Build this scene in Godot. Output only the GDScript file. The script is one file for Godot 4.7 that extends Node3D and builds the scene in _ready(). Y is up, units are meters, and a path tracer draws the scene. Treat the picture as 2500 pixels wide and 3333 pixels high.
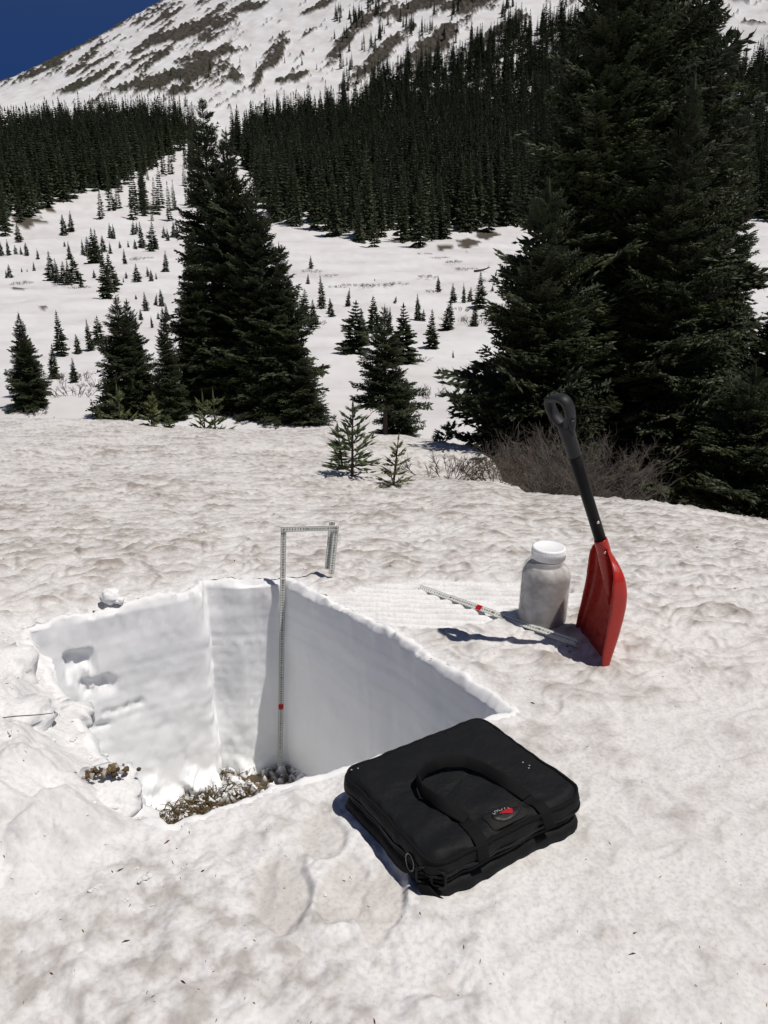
extends Node3D

const EYE := 1.3
var used := {}
var n_lo := FastNoiseLite.new()
var n_hi := FastNoiseLite.new()
var n_cell := FastNoiseLite.new()
var n_warp := FastNoiseLite.new()
var rng := RandomNumberGenerator.new()
var m_snow: StandardMaterial3D
var m_wall: StandardMaterial3D
var m_far: StandardMaterial3D
var m_needle: StandardMaterial3D
var m_bark: StandardMaterial3D
var m_twig: StandardMaterial3D
var m_cloth: StandardMaterial3D
var m_strap: StandardMaterial3D
var m_black: StandardMaterial3D
var m_red: StandardMaterial3D
var m_metal: StandardMaterial3D
var m_rule: StandardMaterial3D

# ------------------------------------------------------------------ naming
func numbered(called: String) -> String:
	if not used.has(called):
		used[called] = 0
		return called
	used[called] += 1
	return "%s_%03d" % [called, used[called]]

func tag(o: Node, label: String, category := "", group := "", kind := "") -> void:
	if label: o.set_meta("label", label)
	if category: o.set_meta("category", category)
	if group: o.set_meta("group", group)
	if kind: o.set_meta("kind", kind)

func thing(called: String, label: String, category: String, at := Vector3.ZERO, group := "") -> Node3D:
	var o := Node3D.new()
	o.name = numbered(called)
	add_child(o)
	o.position = at
	tag(o, label, category, group)
	return o

func put(called: String, mesh: Mesh, mat: Material, parent: Node = self) -> MeshInstance3D:
	var o := MeshInstance3D.new()
	o.name = numbered(called) if parent == self else called
	o.mesh = mesh
	o.material_override = mat
	parent.add_child(o, true)
	return o

func struct(called: String, mesh: Mesh, mat: Material) -> MeshInstance3D:
	var o := put(called, mesh, mat)
	o.set_meta("kind", "structure")
	return o

# ------------------------------------------------------------------ shapes
func stool() -> SurfaceTool:
	var st := SurfaceTool.new()
	st.begin(Mesh.PRIMITIVE_TRIANGLES)
	return st

func done(st: SurfaceTool) -> ArrayMesh:
	st.generate_normals()
	return st.commit()

# rings run counter-clockwise about the direction in which they follow each other
func loft(st: SurfaceTool, rings: Array, cap_a := true, cap_b := true, closed := true) -> void:
	var n: int = rings[0].size()
	for k in rings.size() - 1:
		var p: PackedVector3Array = rings[k]
		var q: PackedVector3Array = rings[k + 1]
		for i in (n if closed else n - 1):
			var j := (i + 1) % n
			for v in [p[i], q[i], p[j], p[j], q[i], q[j]]:
				st.add_vertex(v)
	for e in 2:
		if not (cap_a if e == 0 else cap_b):
			continue
		var r: PackedVector3Array = rings[0] if e == 0 else rings[-1]
		var mid := Vector3.ZERO
		for v in r: mid += v / n
		for i in n:
			var a := r[i]
			var b := r[(i + 1) % n]
			st.add_vertex(mid)
			st.add_vertex(a if e == 0 else b)
			st.add_vertex(b if e == 0 else a)

func frame(t: Vector3, hint := Vector3.UP) -> Array:
	var h := hint if absf(t.dot(hint)) < 0.95 else Vector3.RIGHT
	var u := h.cross(t).normalized()
	return [u, t.cross(u)]

func tube(st: SurfaceTool, pts: Array, radii: Array, sides := 6, caps := true, hint := Vector3.UP) -> void:
	var rings := []
	var u := Vector3.ZERO
	for k in pts.size():
		var t: Vector3 = (pts[mini(k + 1, pts.size() - 1)] - pts[maxi(k - 1, 0)]).normalized()
		if k == 0:
			u = frame(t, hint)[0]
		u = (u - t * u.dot(t)).normalized()
		var v := t.cross(u)
		var r := PackedVector3Array()
		for i in sides:
			var a := TAU * i / sides
			r.append(pts[k] + (u * cos(a) + v * sin(a)) * radii[k])
		rings.append(r)
	loft(st, rings, caps, caps)

# a strap: rectangular section, `wide` lies along side[k]
func strap(st: SurfaceTool, pts: Array, side: Array, wide: float, thick: float, closed := false) -> void:
	var rings := []
	var n := pts.size()
	for k in n:
		var a: Vector3 = pts[(k + 1) % n] if closed else pts[mini(k + 1, n - 1)]
		var b: Vector3 = pts[(k - 1 + n) % n] if closed else pts[maxi(k - 1, 0)]
		var t := (a - b).normalized()
		var u: Vector3 = (side[k] - t * side[k].dot(t)).normalized()
		var v := t.cross(u)
		u *= wide / 2
		v *= thick / 2
		var e := 0.8
		rings.append(PackedVector3Array([pts[k] + u * e - v, pts[k] + u - v * 0.4, pts[k] + u + v * 0.4, pts[k] + u * e + v, pts[k] - u * e + v, pts[k] - u + v * 0.4, pts[k] - u - v * 0.4, pts[k] - u * e - v]))
	if closed:
		rings.append(rings[0])
	loft(st, rings, not closed, not closed)

func lathe(st: SurfaceTool, profile: Array, segs := 40, cap_a := true, cap_b := true) -> void:
	var rings := []
	for p in profile:
		var r := PackedVector3Array()
		for i in segs:
			var a := TAU * i / segs
			r.append(Vector3(cos(a) * p.x, p.y, -sin(a) * p.x))
		rings.append(r)
	loft(st, rings, cap_a, cap_b)

func ball(st: SurfaceTool, at: Vector3, r: Vector3, rough: float, seed_: float, lat := 8, lon := 12) -> void:
	var rings := []
	for k in lat + 1:
		var b := -PI / 2 + PI * k / lat
		var ring := PackedVector3Array()
		for i in lon:
			var a := TAU * i / lon
			var d := Vector3(cos(a) * cos(b), sin(b), -sin(a) * cos(b))
			var s := 1.0 + rough * n_lo.get_noise_3d(d.x * 1.3 + seed_, d.y * 1.3, d.z * 1.3)
			s += rough * 0.5 * n_lo.get_noise_3d(d.x * 3.6, d.y * 3.6 + seed_, d.z * 3.6)
			ring.append(at + d * r * s)
		rings.append(ring)
	loft(st, rings, false, false)

func flat_mesh(v: PackedVector3Array, c: PackedColorArray) -> ArrayMesh:
	var n := PackedVector3Array()
	n.resize(v.size())
	for i in range(0, v.size(), 3):
		var q := (v[i + 2] - v[i]).cross(v[i + 1] - v[i]).normalized()
		n[i] = q; n[i + 1] = q; n[i + 2] = q
	var a := []
	a.resize(Mesh.ARRAY_MAX)
	a[Mesh.ARRAY_VERTEX] = v
	a[Mesh.ARRAY_NORMAL] = n
	a[Mesh.ARRAY_COLOR] = c
	var m := ArrayMesh.new()
	m.add_surface_from_arrays(Mesh.PRIMITIVE_TRIANGLES, a)
	return m

# a grid of points (rows of w), seen from above or from its front; skip[i] leaves a cell out
func grid_mesh(v: PackedVector3Array, c: PackedColorArray, w: int, skip := PackedByteArray()) -> ArrayMesh:
	var h := v.size() / w
	var n := PackedVector3Array()
	n.resize(v.size())
	var idx := PackedInt32Array()
	idx.resize((w - 1) * (h - 1) * 6)
	var k := 0
	for j in h:
		for i in w:
			var at := j * w + i
			var dx := v[at + (1 if i < w - 1 else 0)] - v[at - (1 if i > 0 else 0)]
			var dz := v[at + (w if j < h - 1 else 0)] - v[at - (w if j > 0 else 0)]
			n[at] = dx.cross(dz).normalized()
			if i < w - 1 and j < h - 1 and (skip.is_empty() or skip[at] == 0):
				idx[k] = at; idx[k + 1] = at + w; idx[k + 2] = at + 1
				idx[k + 3] = at + 1; idx[k + 4] = at + w; idx[k + 5] = at + w + 1
				k += 6
	idx.resize(k)
	var a := []
	a.resize(Mesh.ARRAY_MAX)
	a[Mesh.ARRAY_VERTEX] = v
	a[Mesh.ARRAY_NORMAL] = n
	a[Mesh.ARRAY_COLOR] = c
	a[Mesh.ARRAY_INDEX] = idx
	var m := ArrayMesh.new()
	m.add_surface_from_arrays(Mesh.PRIMITIVE_TRIANGLES, a)
	return m

func look(col: Color, rough: float, spec := 0.4) -> StandardMaterial3D:
	var m := StandardMaterial3D.new()
	m.albedo_color = col.linear_to_srgb()
	m.roughness = rough
	m.metallic_specular = spec
	return m

func tinted(rough: float, spec := 0.4) -> StandardMaterial3D:
	var m := look(Color(1, 1, 1), rough, spec)
	m.vertex_color_use_as_albedo = true
	return m

func noise_tex(size: int, freq: float, seed_: int, kind: int, normal := false, strength := 4.0, ramp: Gradient = null) -> NoiseTexture2D:
	var n := FastNoiseLite.new()
	n.noise_type = kind as FastNoiseLite.NoiseType
	n.frequency = freq
	n.seed = seed_
	n.fractal_octaves = 4
	var t := NoiseTexture2D.new()
	t.width = size
	t.height = size
	t.seamless = true
	t.noise = n
	t.as_normal_map = normal
	t.bump_strength = strength
	if ramp: t.color_ramp = ramp
	return t

# ------------------------------------------------------------------ the lie of the land
func steps(x: float, xs: Array, ys: Array) -> float:
	if x <= xs[0]: return ys[0]
	for i in xs.size() - 1:
		if x < xs[i + 1]:
			return lerpf(ys[i], ys[i + 1], (x - xs[i]) / (xs[i + 1] - xs[i]))
	return ys[-1]

const RS := [4.0, 10.0, 14.0, 20.0, 30.0, 50.0, 80.0, 120.0, 170.0, 230.0, 300.0, 400.0]
var ys_now := [-6.2, -5.7, -5.5, -5.7, -6.1, -7.0, -7.7, -6.9, -4.0, 4.0, 14.5, 34.0]

func treeline(az: float) -> float:
	return 26.0 + 14.0 * clampf((az + 22.0) / 30.0, 0.0, 1.6)

func ridge(az: float) -> float:
	var el := steps(az, [-60.0, -35.0, -22.05, -12.8, -5.0, 0.0, 8.0, 22.0, 60.0], [1.0, 1.2, 6.3, 10.7, 14.4, 16.8, 20.0, 20.0, 10.0])
	return 1100.0 * tan(deg_to_rad(el))

func valley(r: float, az: float) -> float:
	if r >= 400.0:
		var t := (r - 400.0) / 700.0
		var top := ridge(az)
		var low := treeline(az)
		return low + (top - low) * t if t < 1.0 else top - (t - 1.0) * 900.0
	var rr := maxf(r, 4.0)
	ys_now[11] = treeline(az)
	var i := 0
	while i < 10 and RS[i + 1] <= rr: i += 1
	var h: float = RS[i + 1] - RS[i]
	var t: float = (rr - RS[i]) / h
	var m0: float = (ys_now[i + 1] - ys_now[maxi(i - 1, 0)]) / (RS[i + 1] - RS[maxi(i - 1, 0)])
	var m1: float = (ys_now[mini(i + 2, 11)] - ys_now[i]) / (RS[mini(i + 2, 11)] - RS[i])
	return (2 * t * t * t - 3 * t * t + 1) * ys_now[i] + (t * t * t - 2 * t * t + t) * h * m0 + (-2 * t * t * t + 3 * t * t) * ys_now[i + 1] + (t * t * t - t * t) * h * m1

func hill(r: float, az: float) -> float:
	var y := valley(r, az)
	var a := deg_to_rad(az)
	var x := r * sin(a)
	var z := r * cos(a)
	var s := clampf((r - 12.0) / 30.0, 0.0, 1.0)
	y += s * 0.55 * n_lo.get_noise_2d(x * 0.045 + 7.0, z * 0.055)
	y += s * 0.3 * n_hi.get_noise_2d(x * 0.13, z * 0.2)
	if r > 150.0:
		y += minf((r - 150.0) / 250.0, 1.0) * 3.0 * n_hi.get_noise_2d(x * 0.012, z * 0.012)
	return y

# the drift in the foreground, without its small relief; zf is the distance ahead
func drift(x: float, zf: float) -> float:
	var u := x / maxf(zf, 1.0)
	var s := steps(u, [-0.46, -0.07, 0.04, 0.14, 0.17, 0.33, 0.48, 0.8], [0.15, 0.171, 0.181, 0.185, 0.205, 0.22, 0.24, 0.26])
	var dc := steps(u, [-0.46, 0.02, 0.05, 0.1, 0.14, 0.175, 0.33, 0.48, 0.8], [9.3, 9.2, 8.9, 8.0, 7.0, 5.5, 5.0, 4.6, 4.2])
	var k := zf - 3.0
	var y := -s * (k if k > 0.5 else (0.0 if k < -0.5 else (k + 0.5) * (k + 0.5) / 2.0))
	if u > -0.06 and u < 0.2:
		var w := smoothstep(-0.06, 0.04, u) * (1.0 - smoothstep(0.15, 0.2, u))
		var d := (zf - 6.75 + 1.2 * maxf(u, 0.0)) / 0.55
		y -= 0.13 * w * exp(-d * d)
	y += 0.05 * n_lo.get_noise_2d(x * 0.55 + 3.0, zf * 0.5) * smoothstep(2.5, 5.0, zf)
	var over := zf - dc
	if over > -0.35:
		var o := over + 0.35
		y -= 0.5 * (o * o / 1.4 if o < 0.7 else o - 0.35)
	return y

func land(x: float, zf: float) -> float:
	var r := sqrt(x * x + zf * zf)
	var v := hill(r, rad_to_deg(atan2(x, zf)))
	return maxf(drift(x, zf), v) if zf < 17.0 and zf > 0.0 else v

func polar(az: float, r: float) -> Vector3:
	var x := r * sin(deg_to_rad(az))
	var zf := r * cos(deg_to_rad(az))
	return Vector3(x, land(x, zf), -zf)

const PIT := [Vector2(-1.158, 2.476), Vector2(-0.66, 2.765), Vector2(-0.668, 2.87), Vector2(-0.372, 2.88), Vector2(-0.21, 2.7), Vector2(0.03, 2.428), Vector2(0.228, 2.148), Vector2(0.341, 1.995), Vector2(0.2, 1.93), Vector2(0.02, 1.81), Vector2(-0.124, 1.741), Vector2(-0.253, 1.688), Vector2(-0.476, 1.536), Vector2(-0.672, 1.759), Vector2(-0.927, 2.123)]
const SCRAPED := [Vector2(-0.2, 2.71), Vector2(-0.03, 2.53), Vector2(0.1, 2.47), Vector2(0.3, 2.5), Vector2(0.46, 2.57), Vector2(0.78, 2.72), Vector2(0.6, 2.86), Vector2(0.2, 2.9), Vector2(-0.05, 2.83)]

func inside(p: Vector2, poly: Array) -> bool:
	var hit := false
	var j := poly.size() - 1
	for i in poly.size():
		var a: Vector2 = poly[i]
		var b: Vector2 = poly[j]
		if (a.y > p.y) != (b.y > p.y) and p.x < (b.x - a.x) * (p.y - a.y) / (b.y - a.y) + a.x:
			hit = not hit
		j = i
	return hit

func edge_far(p: Vector2, poly: Array) -> float:
	var best := 9.0
	for i in poly.size():
		var a: Vector2 = poly[i]
		var b: Vector2 = poly[(i + 1) % poly.size()]
		var t := clampf((p - a).dot(b - a) / (b - a).length_squared(), 0.0, 1.0)
		best = minf(best, p.distance_to(a + (b - a) * t))
	return best

# boot prints: centre, heading, half length, half width
const PRINTS := [[-0.2, 1.35, 0.1, 0.125, 0.06], [-0.085, 1.34, -0.12, 0.11, 0.05], [-0.005, 1.315, -0.3, 0.1, 0.048], [-0.13, 1.5, 0.2, 0.07, 0.05]]

var sn_y := 0.0
var sn_c := Color.WHITE
const CLEAN := Color(0.70, 0.69, 0.682)
const DIRT_AND_SHADE := Color(0.285, 0.245, 0.212)  # old dirty snow; also the painted shade in the scraped grooves
const FRESH := Color(0.77, 0.775, 0.78)

func snow_at(x: float, zf: float) -> void:
	var y := drift(x, zf)
	var p := Vector2(x, zf)
	var broad := n_lo.get_noise_2d(x * 0.9, zf * 0.9 + 11.0)
	var mid := n_hi.get_noise_2d(x * 4.0 + 5.0, zf * 4.0)
	var fine := n_hi.get_noise_2d(x * 17.0, zf * 17.0 + 3.0)
	# melt cups with sharp, dirty crests between them
	var wx := 0.06 * n_warp.get_noise_2d(x * 5.0, zf * 5.0)
	var wz := 0.06 * n_warp.get_noise_2d(x * 5.0 + 40.0, zf * 5.0)
	var cup := minf(n_cell.get_noise_2d((x + 1.8 * wx) * 9.5, (zf + 1.3 * wz - 0.12 * x) * 19.0) + 1.0, 1.1)
	var cup2 := minf(n_cell.get_noise_2d((x + wz) * 23.0 + 9.0, (zf + wx) * 36.0) + 1.0, 1.1)
	var away := smoothstep(1.7, 2.7, zf)
	var amp := lerpf(0.0055, 0.017, away) * (1.0 - 0.3 * smoothstep(5.0, 9.0, zf))
	var run := n_hi.get_noise_2d(x * 2.6 + 80.0, zf * 8.5 + 0.6 * x)
	var h := amp * (cup * cup - 0.35) + 0.35 * amp * (cup2 * cup2 - 0.35) + lerpf(0.006, 0.009, away) * mid + 0.012 * away * run + 0.0016 * fine
	var patchy := n_hi.get_noise_2d(x * 8.0 - 2.0 * zf + 33.0, zf * 11.0)
	var dirt := 0.3 + 0.85 * (cup - 0.55) * lerpf(0.35, 1.0, away) + 0.4 * (cup2 - 0.5) * lerpf(0.5, 1.0, away) + 0.5 * mid + 0.3 * broad + 0.3 * fine + 0.42 * run + 0.45 * patchy + 0.3 * (1.0 - away) * n_hi.get_noise_2d(x * 3.0 + 0.8 * zf + 71.0, zf * 4.5)
	dirt += 0.2 * smoothstep(2.7, 3.3, zf) * (1.0 - 0.4 * smoothstep(4.5, 7.0, zf)) - 0.1 * smoothstep(-0.1, 0.5, x) * (1.0 - away)
	dirt = clampf(dirt, 0.0, 1.0)
	dirt = lerpf(dirt, dirt * dirt, 0.35)
	var col := CLEAN.lerp(DIRT_AND_SHADE, dirt * lerpf(0.62, 0.88, away))
	if zf < 3.3 and zf > 0.6 and x < 1.0 and x > -3.0:
		# trodden snow in front of the pit
		var side := 0.1 + 0.35 * (1.75 - zf)
		var trod := (1.0 - smoothstep(side - 0.25, side + 0.25, x + 0.12 * mid)) * (1.0 - smoothstep(1.6, 1.95, zf - 0.35 * smoothstep(-0.3, -1.0, x)))
		var lump := n_hi.get_noise_2d(x * 6.0 + 20.0, zf * 6.0)
		if trod > 0.0:
			var lump2 := n_cell.get_noise_2d((x + wx) * 8.0 + 70.0, (zf + wz) * 8.0) + 1.0
			var lump3 := n_cell.get_noise_2d((x + wz) * 21.0 + 70.0, (zf + wx) * 24.0) + 1.0
			var h2 := 0.011 * lump + 0.012 * (1.0 - lump2) * smoothstep(-0.2, 0.3, broad + mid) + 0.005 * (1.0 - lump3) + 0.006 * mid + 0.0035 * fine
			h = lerpf(h, h2, trod)
			var d2 := clampf(0.16 + 0.6 * broad + 0.55 * mid + 0.3 * fine - 0.5 * lump + 0.4 * patchy + 0.15 * smoothstep(-0.9, 0.0, x), 0.0, 1.0)
			col = col.lerp(Color(0.735, 0.735, 0.735).lerp(DIRT_AND_SHADE, clampf(d2 * (0.75 + 0.9 * fine + 0.5 * patchy), 0.0, 1.0) * 0.6), trod)
		for f in PRINTS:
			var q := (p - Vector2(f[0], f[1])).rotated(-f[2])
			q = Vector2(q.x / f[4], q.y / f[3])
			var l := q.length() + 0.22 * mid + 0.06 * fine + 0.25 * lump
			if l < 1.5:
				h = lerpf(h, -0.007 + 0.6 * h, 1.0 - smoothstep(0.75, 1.05, l)) + 0.006 * exp(-pow((l - 1.12) / 0.12, 2.0)) * clampf(mid * 3.0, 0.0, 1.0)
				col = col.lerp(Color(0.48, 0.445, 0.41).lerp(CLEAN, 0.4 + 0.7 * fine), (1.0 - smoothstep(0.8, 1.0, l)) * 0.6)
		# spoil heap beside the pit
		var out := -9.0
		if zf > 1.5:
			var ex := steps(zf, [1.5, 1.759, 2.123, 2.476, 3.0], [-0.5, -0.672, -0.927, -1.158, -1.5])
			out = ex - x
		else:
			out = -0.5 - x - (1.5 - zf) * 0.5
		if out > -0.08:
			var ends := smoothstep(0.95, 1.55, zf) * (1.0 - smoothstep(2.35, 2.85, zf - 0.1 * out))
			var heap := ends * smoothstep(-0.02, 0.5, out + 0.08 * mid)
			var c1 := n_cell.get_noise_2d((x + wx * 1.5) * 3.6 + 31.0, (zf + wz * 1.5) * 3.6) + 1.0
			var c2 := n_cell.get_noise_2d((x + wx) * 8.0 + 51.0, (zf + wz) * 8.0) + 1.0
			var c3 := n_cell.get_noise_2d((x + wz) * 19.0 + 51.0, (zf + wx) * 19.0) + 1.0
			var lumps := 0.1 * sqrt(maxf(0.0, 1.0 - c1 * c1)) + 0.055 * sqrt(maxf(0.0, 1.0 - c2 * c2)) + 0.02 * (1.0 - c3) * smoothstep(-0.1, 0.3, mid) - 0.07
			var part := ends * smoothstep(0.0, 0.16, out)
			h = lerpf(h, 0.15 * heap + lumps * (0.35 + 0.65 * heap) + 0.006 * mid + 0.002 * fine, part)
			var d3 := clampf(0.1 + 0.6 * mid + 0.5 * broad + 0.5 * (c1 - 0.6), 0.0, 1.0) * 0.35 * (1.0 - smoothstep(0.25, 0.6, out))
			col = col.lerp(FRESH.lerp(DIRT_AND_SHADE, d3), part)
		# scraped strip with parallel grooves
		if zf > 2.4 and x > -0.3:
			var g := edge_far(p, SCRAPED) * (1.0 if inside(p, SCRAPED) else -1.0) + 0.03 * mid + 0.01 * fine
			var gm := smoothstep(-0.012, 0.012, g)
			if gm > 0.0:
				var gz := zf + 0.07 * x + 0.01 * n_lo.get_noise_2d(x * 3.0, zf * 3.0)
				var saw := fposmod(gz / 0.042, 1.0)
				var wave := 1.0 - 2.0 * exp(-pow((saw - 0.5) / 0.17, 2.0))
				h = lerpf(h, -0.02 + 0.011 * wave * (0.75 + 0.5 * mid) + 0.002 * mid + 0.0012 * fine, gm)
				col = col.lerp(Color(0.84, 0.845, 0.85).lerp(DIRT_AND_SHADE, clampf(0.03 + 0.4 * maxf(mid, 0.0) * smoothstep(0.1, 0.5, x) + 0.8 * maxf(-wave, 0.0) * (0.7 + 0.8 * mid), 0.0, 0.7)), gm)  # patches of dirt, plus crevice shade painted into the troughs
		# clean crumbs round the rim
		var rim := edge_far(p, PIT)
		if rim < 0.13:
			var wide := 0.05 + 0.05 * mid + (0.03 if x < -0.3 and zf > 2.3 else 0.0)
			var rm := 1.0 - smoothstep(wide - 0.03, wide + 0.03, rim)
			col = col.lerp(FRESH.lerp(CLEAN, 0.3), rm * 0.9)
			h += 0.004 * rm * (fine + mid)
	sn_y = y + h
	sn_c = col

# ------------------------------------------------------------------ grounds
func snow_field() -> void:
	var rows := PackedFloat32Array()
	var zf := -3.0
	while zf < 17.0:
		rows.append(zf)
		if zf < 0.85: zf += 0.07
		elif zf < 9.6: zf += maxf(0.0042, 1.05 * (zf * zf + 1.7) / 852.0 / 1.35 * sqrt(1.0 + 1.7 / (zf * zf)) * 0.98)
		else: zf += 0.12
	var w := 760
	var v := PackedVector3Array()
	var c := PackedColorArray()
	v.resize(rows.size() * w)
	c.resize(rows.size() * w)
	var skip := PackedByteArray()
	skip.resize(rows.size() * w)
	for j in rows.size():
		zf = rows[j]
		var half := 0.72 + 0.56 * maxf(zf, 0.3)
		for i in w:
			var s := 2.0 * i / (w - 1.0) - 1.0
			var k := absf(s)
			# the outermost strips widen quickly, so that the sheet goes on beside the picture
			var x := signf(s) * (half * k / 0.96 if k < 0.96 else half + (k - 0.96) / 0.04 * 4.0)
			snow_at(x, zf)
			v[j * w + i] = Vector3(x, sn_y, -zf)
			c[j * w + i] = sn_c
			if zf > 1.4 and zf < 3.0 and x > -1.3 and x < 0.5 and (inside(Vector2(x + 0.002, zf + 0.002), PIT) or edge_far(Vector2(x + 0.002, zf + 0.002), PIT) < 0.02):
				skip[j * w + i] = 1
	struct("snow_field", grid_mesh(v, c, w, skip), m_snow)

func snow_slope() -> void:
	var azs := PackedFloat32Array()
	var az := -180.0
	while az < 180.01:
		azs.append(az)
		az += 0.13 if az > -34.0 and az < 34.0 else 4.0
	var rs := PackedFloat32Array()
	var r := 5.0
	while r < 432.0:
		rs.append(r)
		r *= 1.017
	var w := azs.size()
	var v := PackedVector3Array()
	var c := PackedColorArray()
	for rr in rs:
		for a in azs:
			var x := rr * sin(deg_to_rad(a))
			var z := rr * cos(deg_to_rad(a))
			v.append(Vector3(x, hill(rr, a), -z))
			var d := 0.24 + 0.5 * n_lo.get_noise_2d(x * 0.06, z * 0.11) + 0.3 * n_hi.get_noise_2d(x * 0.3, z * 0.5)
			var col := Color(0.64, 0.638, 0.645).lerp(Color(0.44, 0.415, 0.4), clampf(d, 0.0, 1.0) * 0.7)
			# ground that has melted out
			var wob := n_hi.get_noise_2d(x * 0.25 + 90.0, z * 0.14)
			for b in [[-21.6, 186.0, 0.9, 9.0], [-20.4, 205.0, 0.5, 6.0], [5.4, 152.0, 0.75, 9.0], [6.6, 166.0, 0.8, 8.0], [-14.5, 205.0, 0.8, 7.0], [-22.6, 102.0, 0.5, 2.2], [-21.4, 83.0, 0.25, 1.2], [3.9, 146.0, 0.7, 4.0]]:
				var q := Vector2((a - b[0]) / b[2], (rr - b[1]) / b[3]).length() + 0.7 * wob
				if q < 1.0: col = col.lerp(Color(0.08, 0.067, 0.053), smoothstep(1.0, 0.75, q))
			c.append(col)
	struct("snow_slope", grid_mesh(v, c, w), m_far)

# bare rock: bearing, elevation (degrees), half length, half width, tilt (degrees)
const ROCKS := [[-17.6, 8.35, 2.3, 0.28, 28], [-15.6, 9.6, 1.7, 0.35, 30], [-19.6, 7.0, 1.2, 0.14, 26], [-10.9, 9.4, 2.0, 0.5, 17], [-12.6, 8.9, 1.2, 0.3, 22], [-8.0, 10.5, 1.0, 0.26, 8], [-10.6, 8.0, 1.8, 0.3, 12], [-11.2, 7.2, 1.6, 0.62, 18], [-13.6, 6.55, 2.0, 0.42, 10], [-12.3, 6.15, 0.9, 0.25, 0], [-6.3, 8.35, 0.75, 0.42, 55], [-7.3, 7.35, 1.05, 0.3, 62], [-8.9, 6.95, 0.35, 0.62, 20], [-5.6, 6.9, 0.7, 0.24, 10], [-2.3, 8.9, 1.3, 0.4, 48], [-1.0, 10.0, 1.3, 0.3, 30], [-0.4, 8.0, 1.8, 0.5, 40], [2.1, 10.7, 1.7, 0.5, 14], [3.1, 8.7, 1.6, 0.65, 36], [4.9, 10.7, 1.4, 0.5, 8], [6.6, 9.2, 1.6, 0.4, 25], [-17.0, 6.6, 0.9, 0.2, 30], [-14.8, 7.4, 1.2, 0.14, 30], [22.3, 10.5, 1.1, 0.5, -20], [19.6, 10.6, 0.8, 0.2, -20], [21.0, 9.2, 0.6, 0.1, -5], [-3.9, 10.6, 1.0, 0.16, 20], [0.2, 11.4, 1.2, 0.4, 12], [-14.0, 10.9, 1.6, 0.3, 30]]

func mountain() -> void:
	var azs := PackedFloat32Array()
	var az := -60.0
	while az < 60.01:
		azs.append(az)
		az += 0.1 if az > -27.0 and az < 27.0 else 1.5
	var rs := PackedFloat32Array()
	var r := 398.0
	while r < 1300.0:
		rs.append(r)
		r += 1.1 + maxf(r - 400.0, 0.0) * 0.0042
	var w := azs.size()
	var v := PackedVector3Array()
	var c := PackedColorArray()
	for rr in rs:
		for a in azs:
			var x := rr * sin(deg_to_rad(a))
			var z := rr * cos(deg_to_rad(a))
			var y := hill(rr, a)
			var el := rad_to_deg(atan2(y - EYE, rr))
			var p := Vector2(a, el)
			var n1 := n_hi.get_noise_2d(a * 0.8, el * 1.6)
			var n2 := n_hi.get_noise_2d(a * 3.1 + 50.0, el * 5.0)
			# gullies run down to the left
			var along := p.rotated(deg_to_rad(-31.0))
			var streak := n_hi.get_noise_2d(along.x * 0.28, along.y * 2.1) + 0.5 * n_hi.get_noise_2d(along.x * 0.7 + 30.0, along.y * 5.0)
			var rock := -1.0
			for k in ROCKS:
				var q := (p - Vector2(k[0], k[1])).rotated(deg_to_rad(-k[4]))
				if absf(q.x) > k[2] * 2.0 or absf(q.y) > k[3] * 2.5: continue
				q = Vector2(q.x / (1.1 * k[2]), q.y / (0.72 * k[3]))
				rock = maxf(rock, 1.0 - q.length())
			rock += 0.2 + 0.62 * n1 + 0.42 * n2 + 0.6 * streak + 0.34 * n_hi.get_noise_2d(a * 9.0 + 17.0, el * 13.0)
			# the flank under the skyline on the left is streaked all over
			var flank := smoothstep(-8.0, -13.0, a) * smoothstep(5.6, 6.8, el)
			rock = maxf(rock, (streak - 0.16 + 0.3 * n2) * 2.2 * flank + 0.0 * el)
			rock = maxf(rock, (streak + 0.5 * n2 - 0.58) * 1.6)
			var ri := ridge(a)
			rock += 0.9 * smoothstep(ri - 16.0, ri, y) * (0.3 + n2)
			var m := smoothstep(0.0, 0.09, rock)
			var stone := Color(0.06, 0.052, 0.043) * (1.0 + 1.1 * n_hi.get_noise_2d(a * 11.0, el * 17.0)) 
			stone = stone.lerp(Color(0.04, 0.043, 0.026), clampf(0.4 + n1, 0.0, 0.8) * smoothstep(9.5, 6.5, el))
			var col := Color(0.64, 0.64, 0.65).lerp(Color(0.53, 0.5, 0.475), clampf(0.15 + n1 * 0.7, 0.0, 0.7)).lerp(stone, m)
			c.append(col)
			v.append(Vector3(x, y + m * (1.0 + 1.6 * n2), -z))
	struct("mountain", grid_mesh(v, c, w), m_far)

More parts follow.
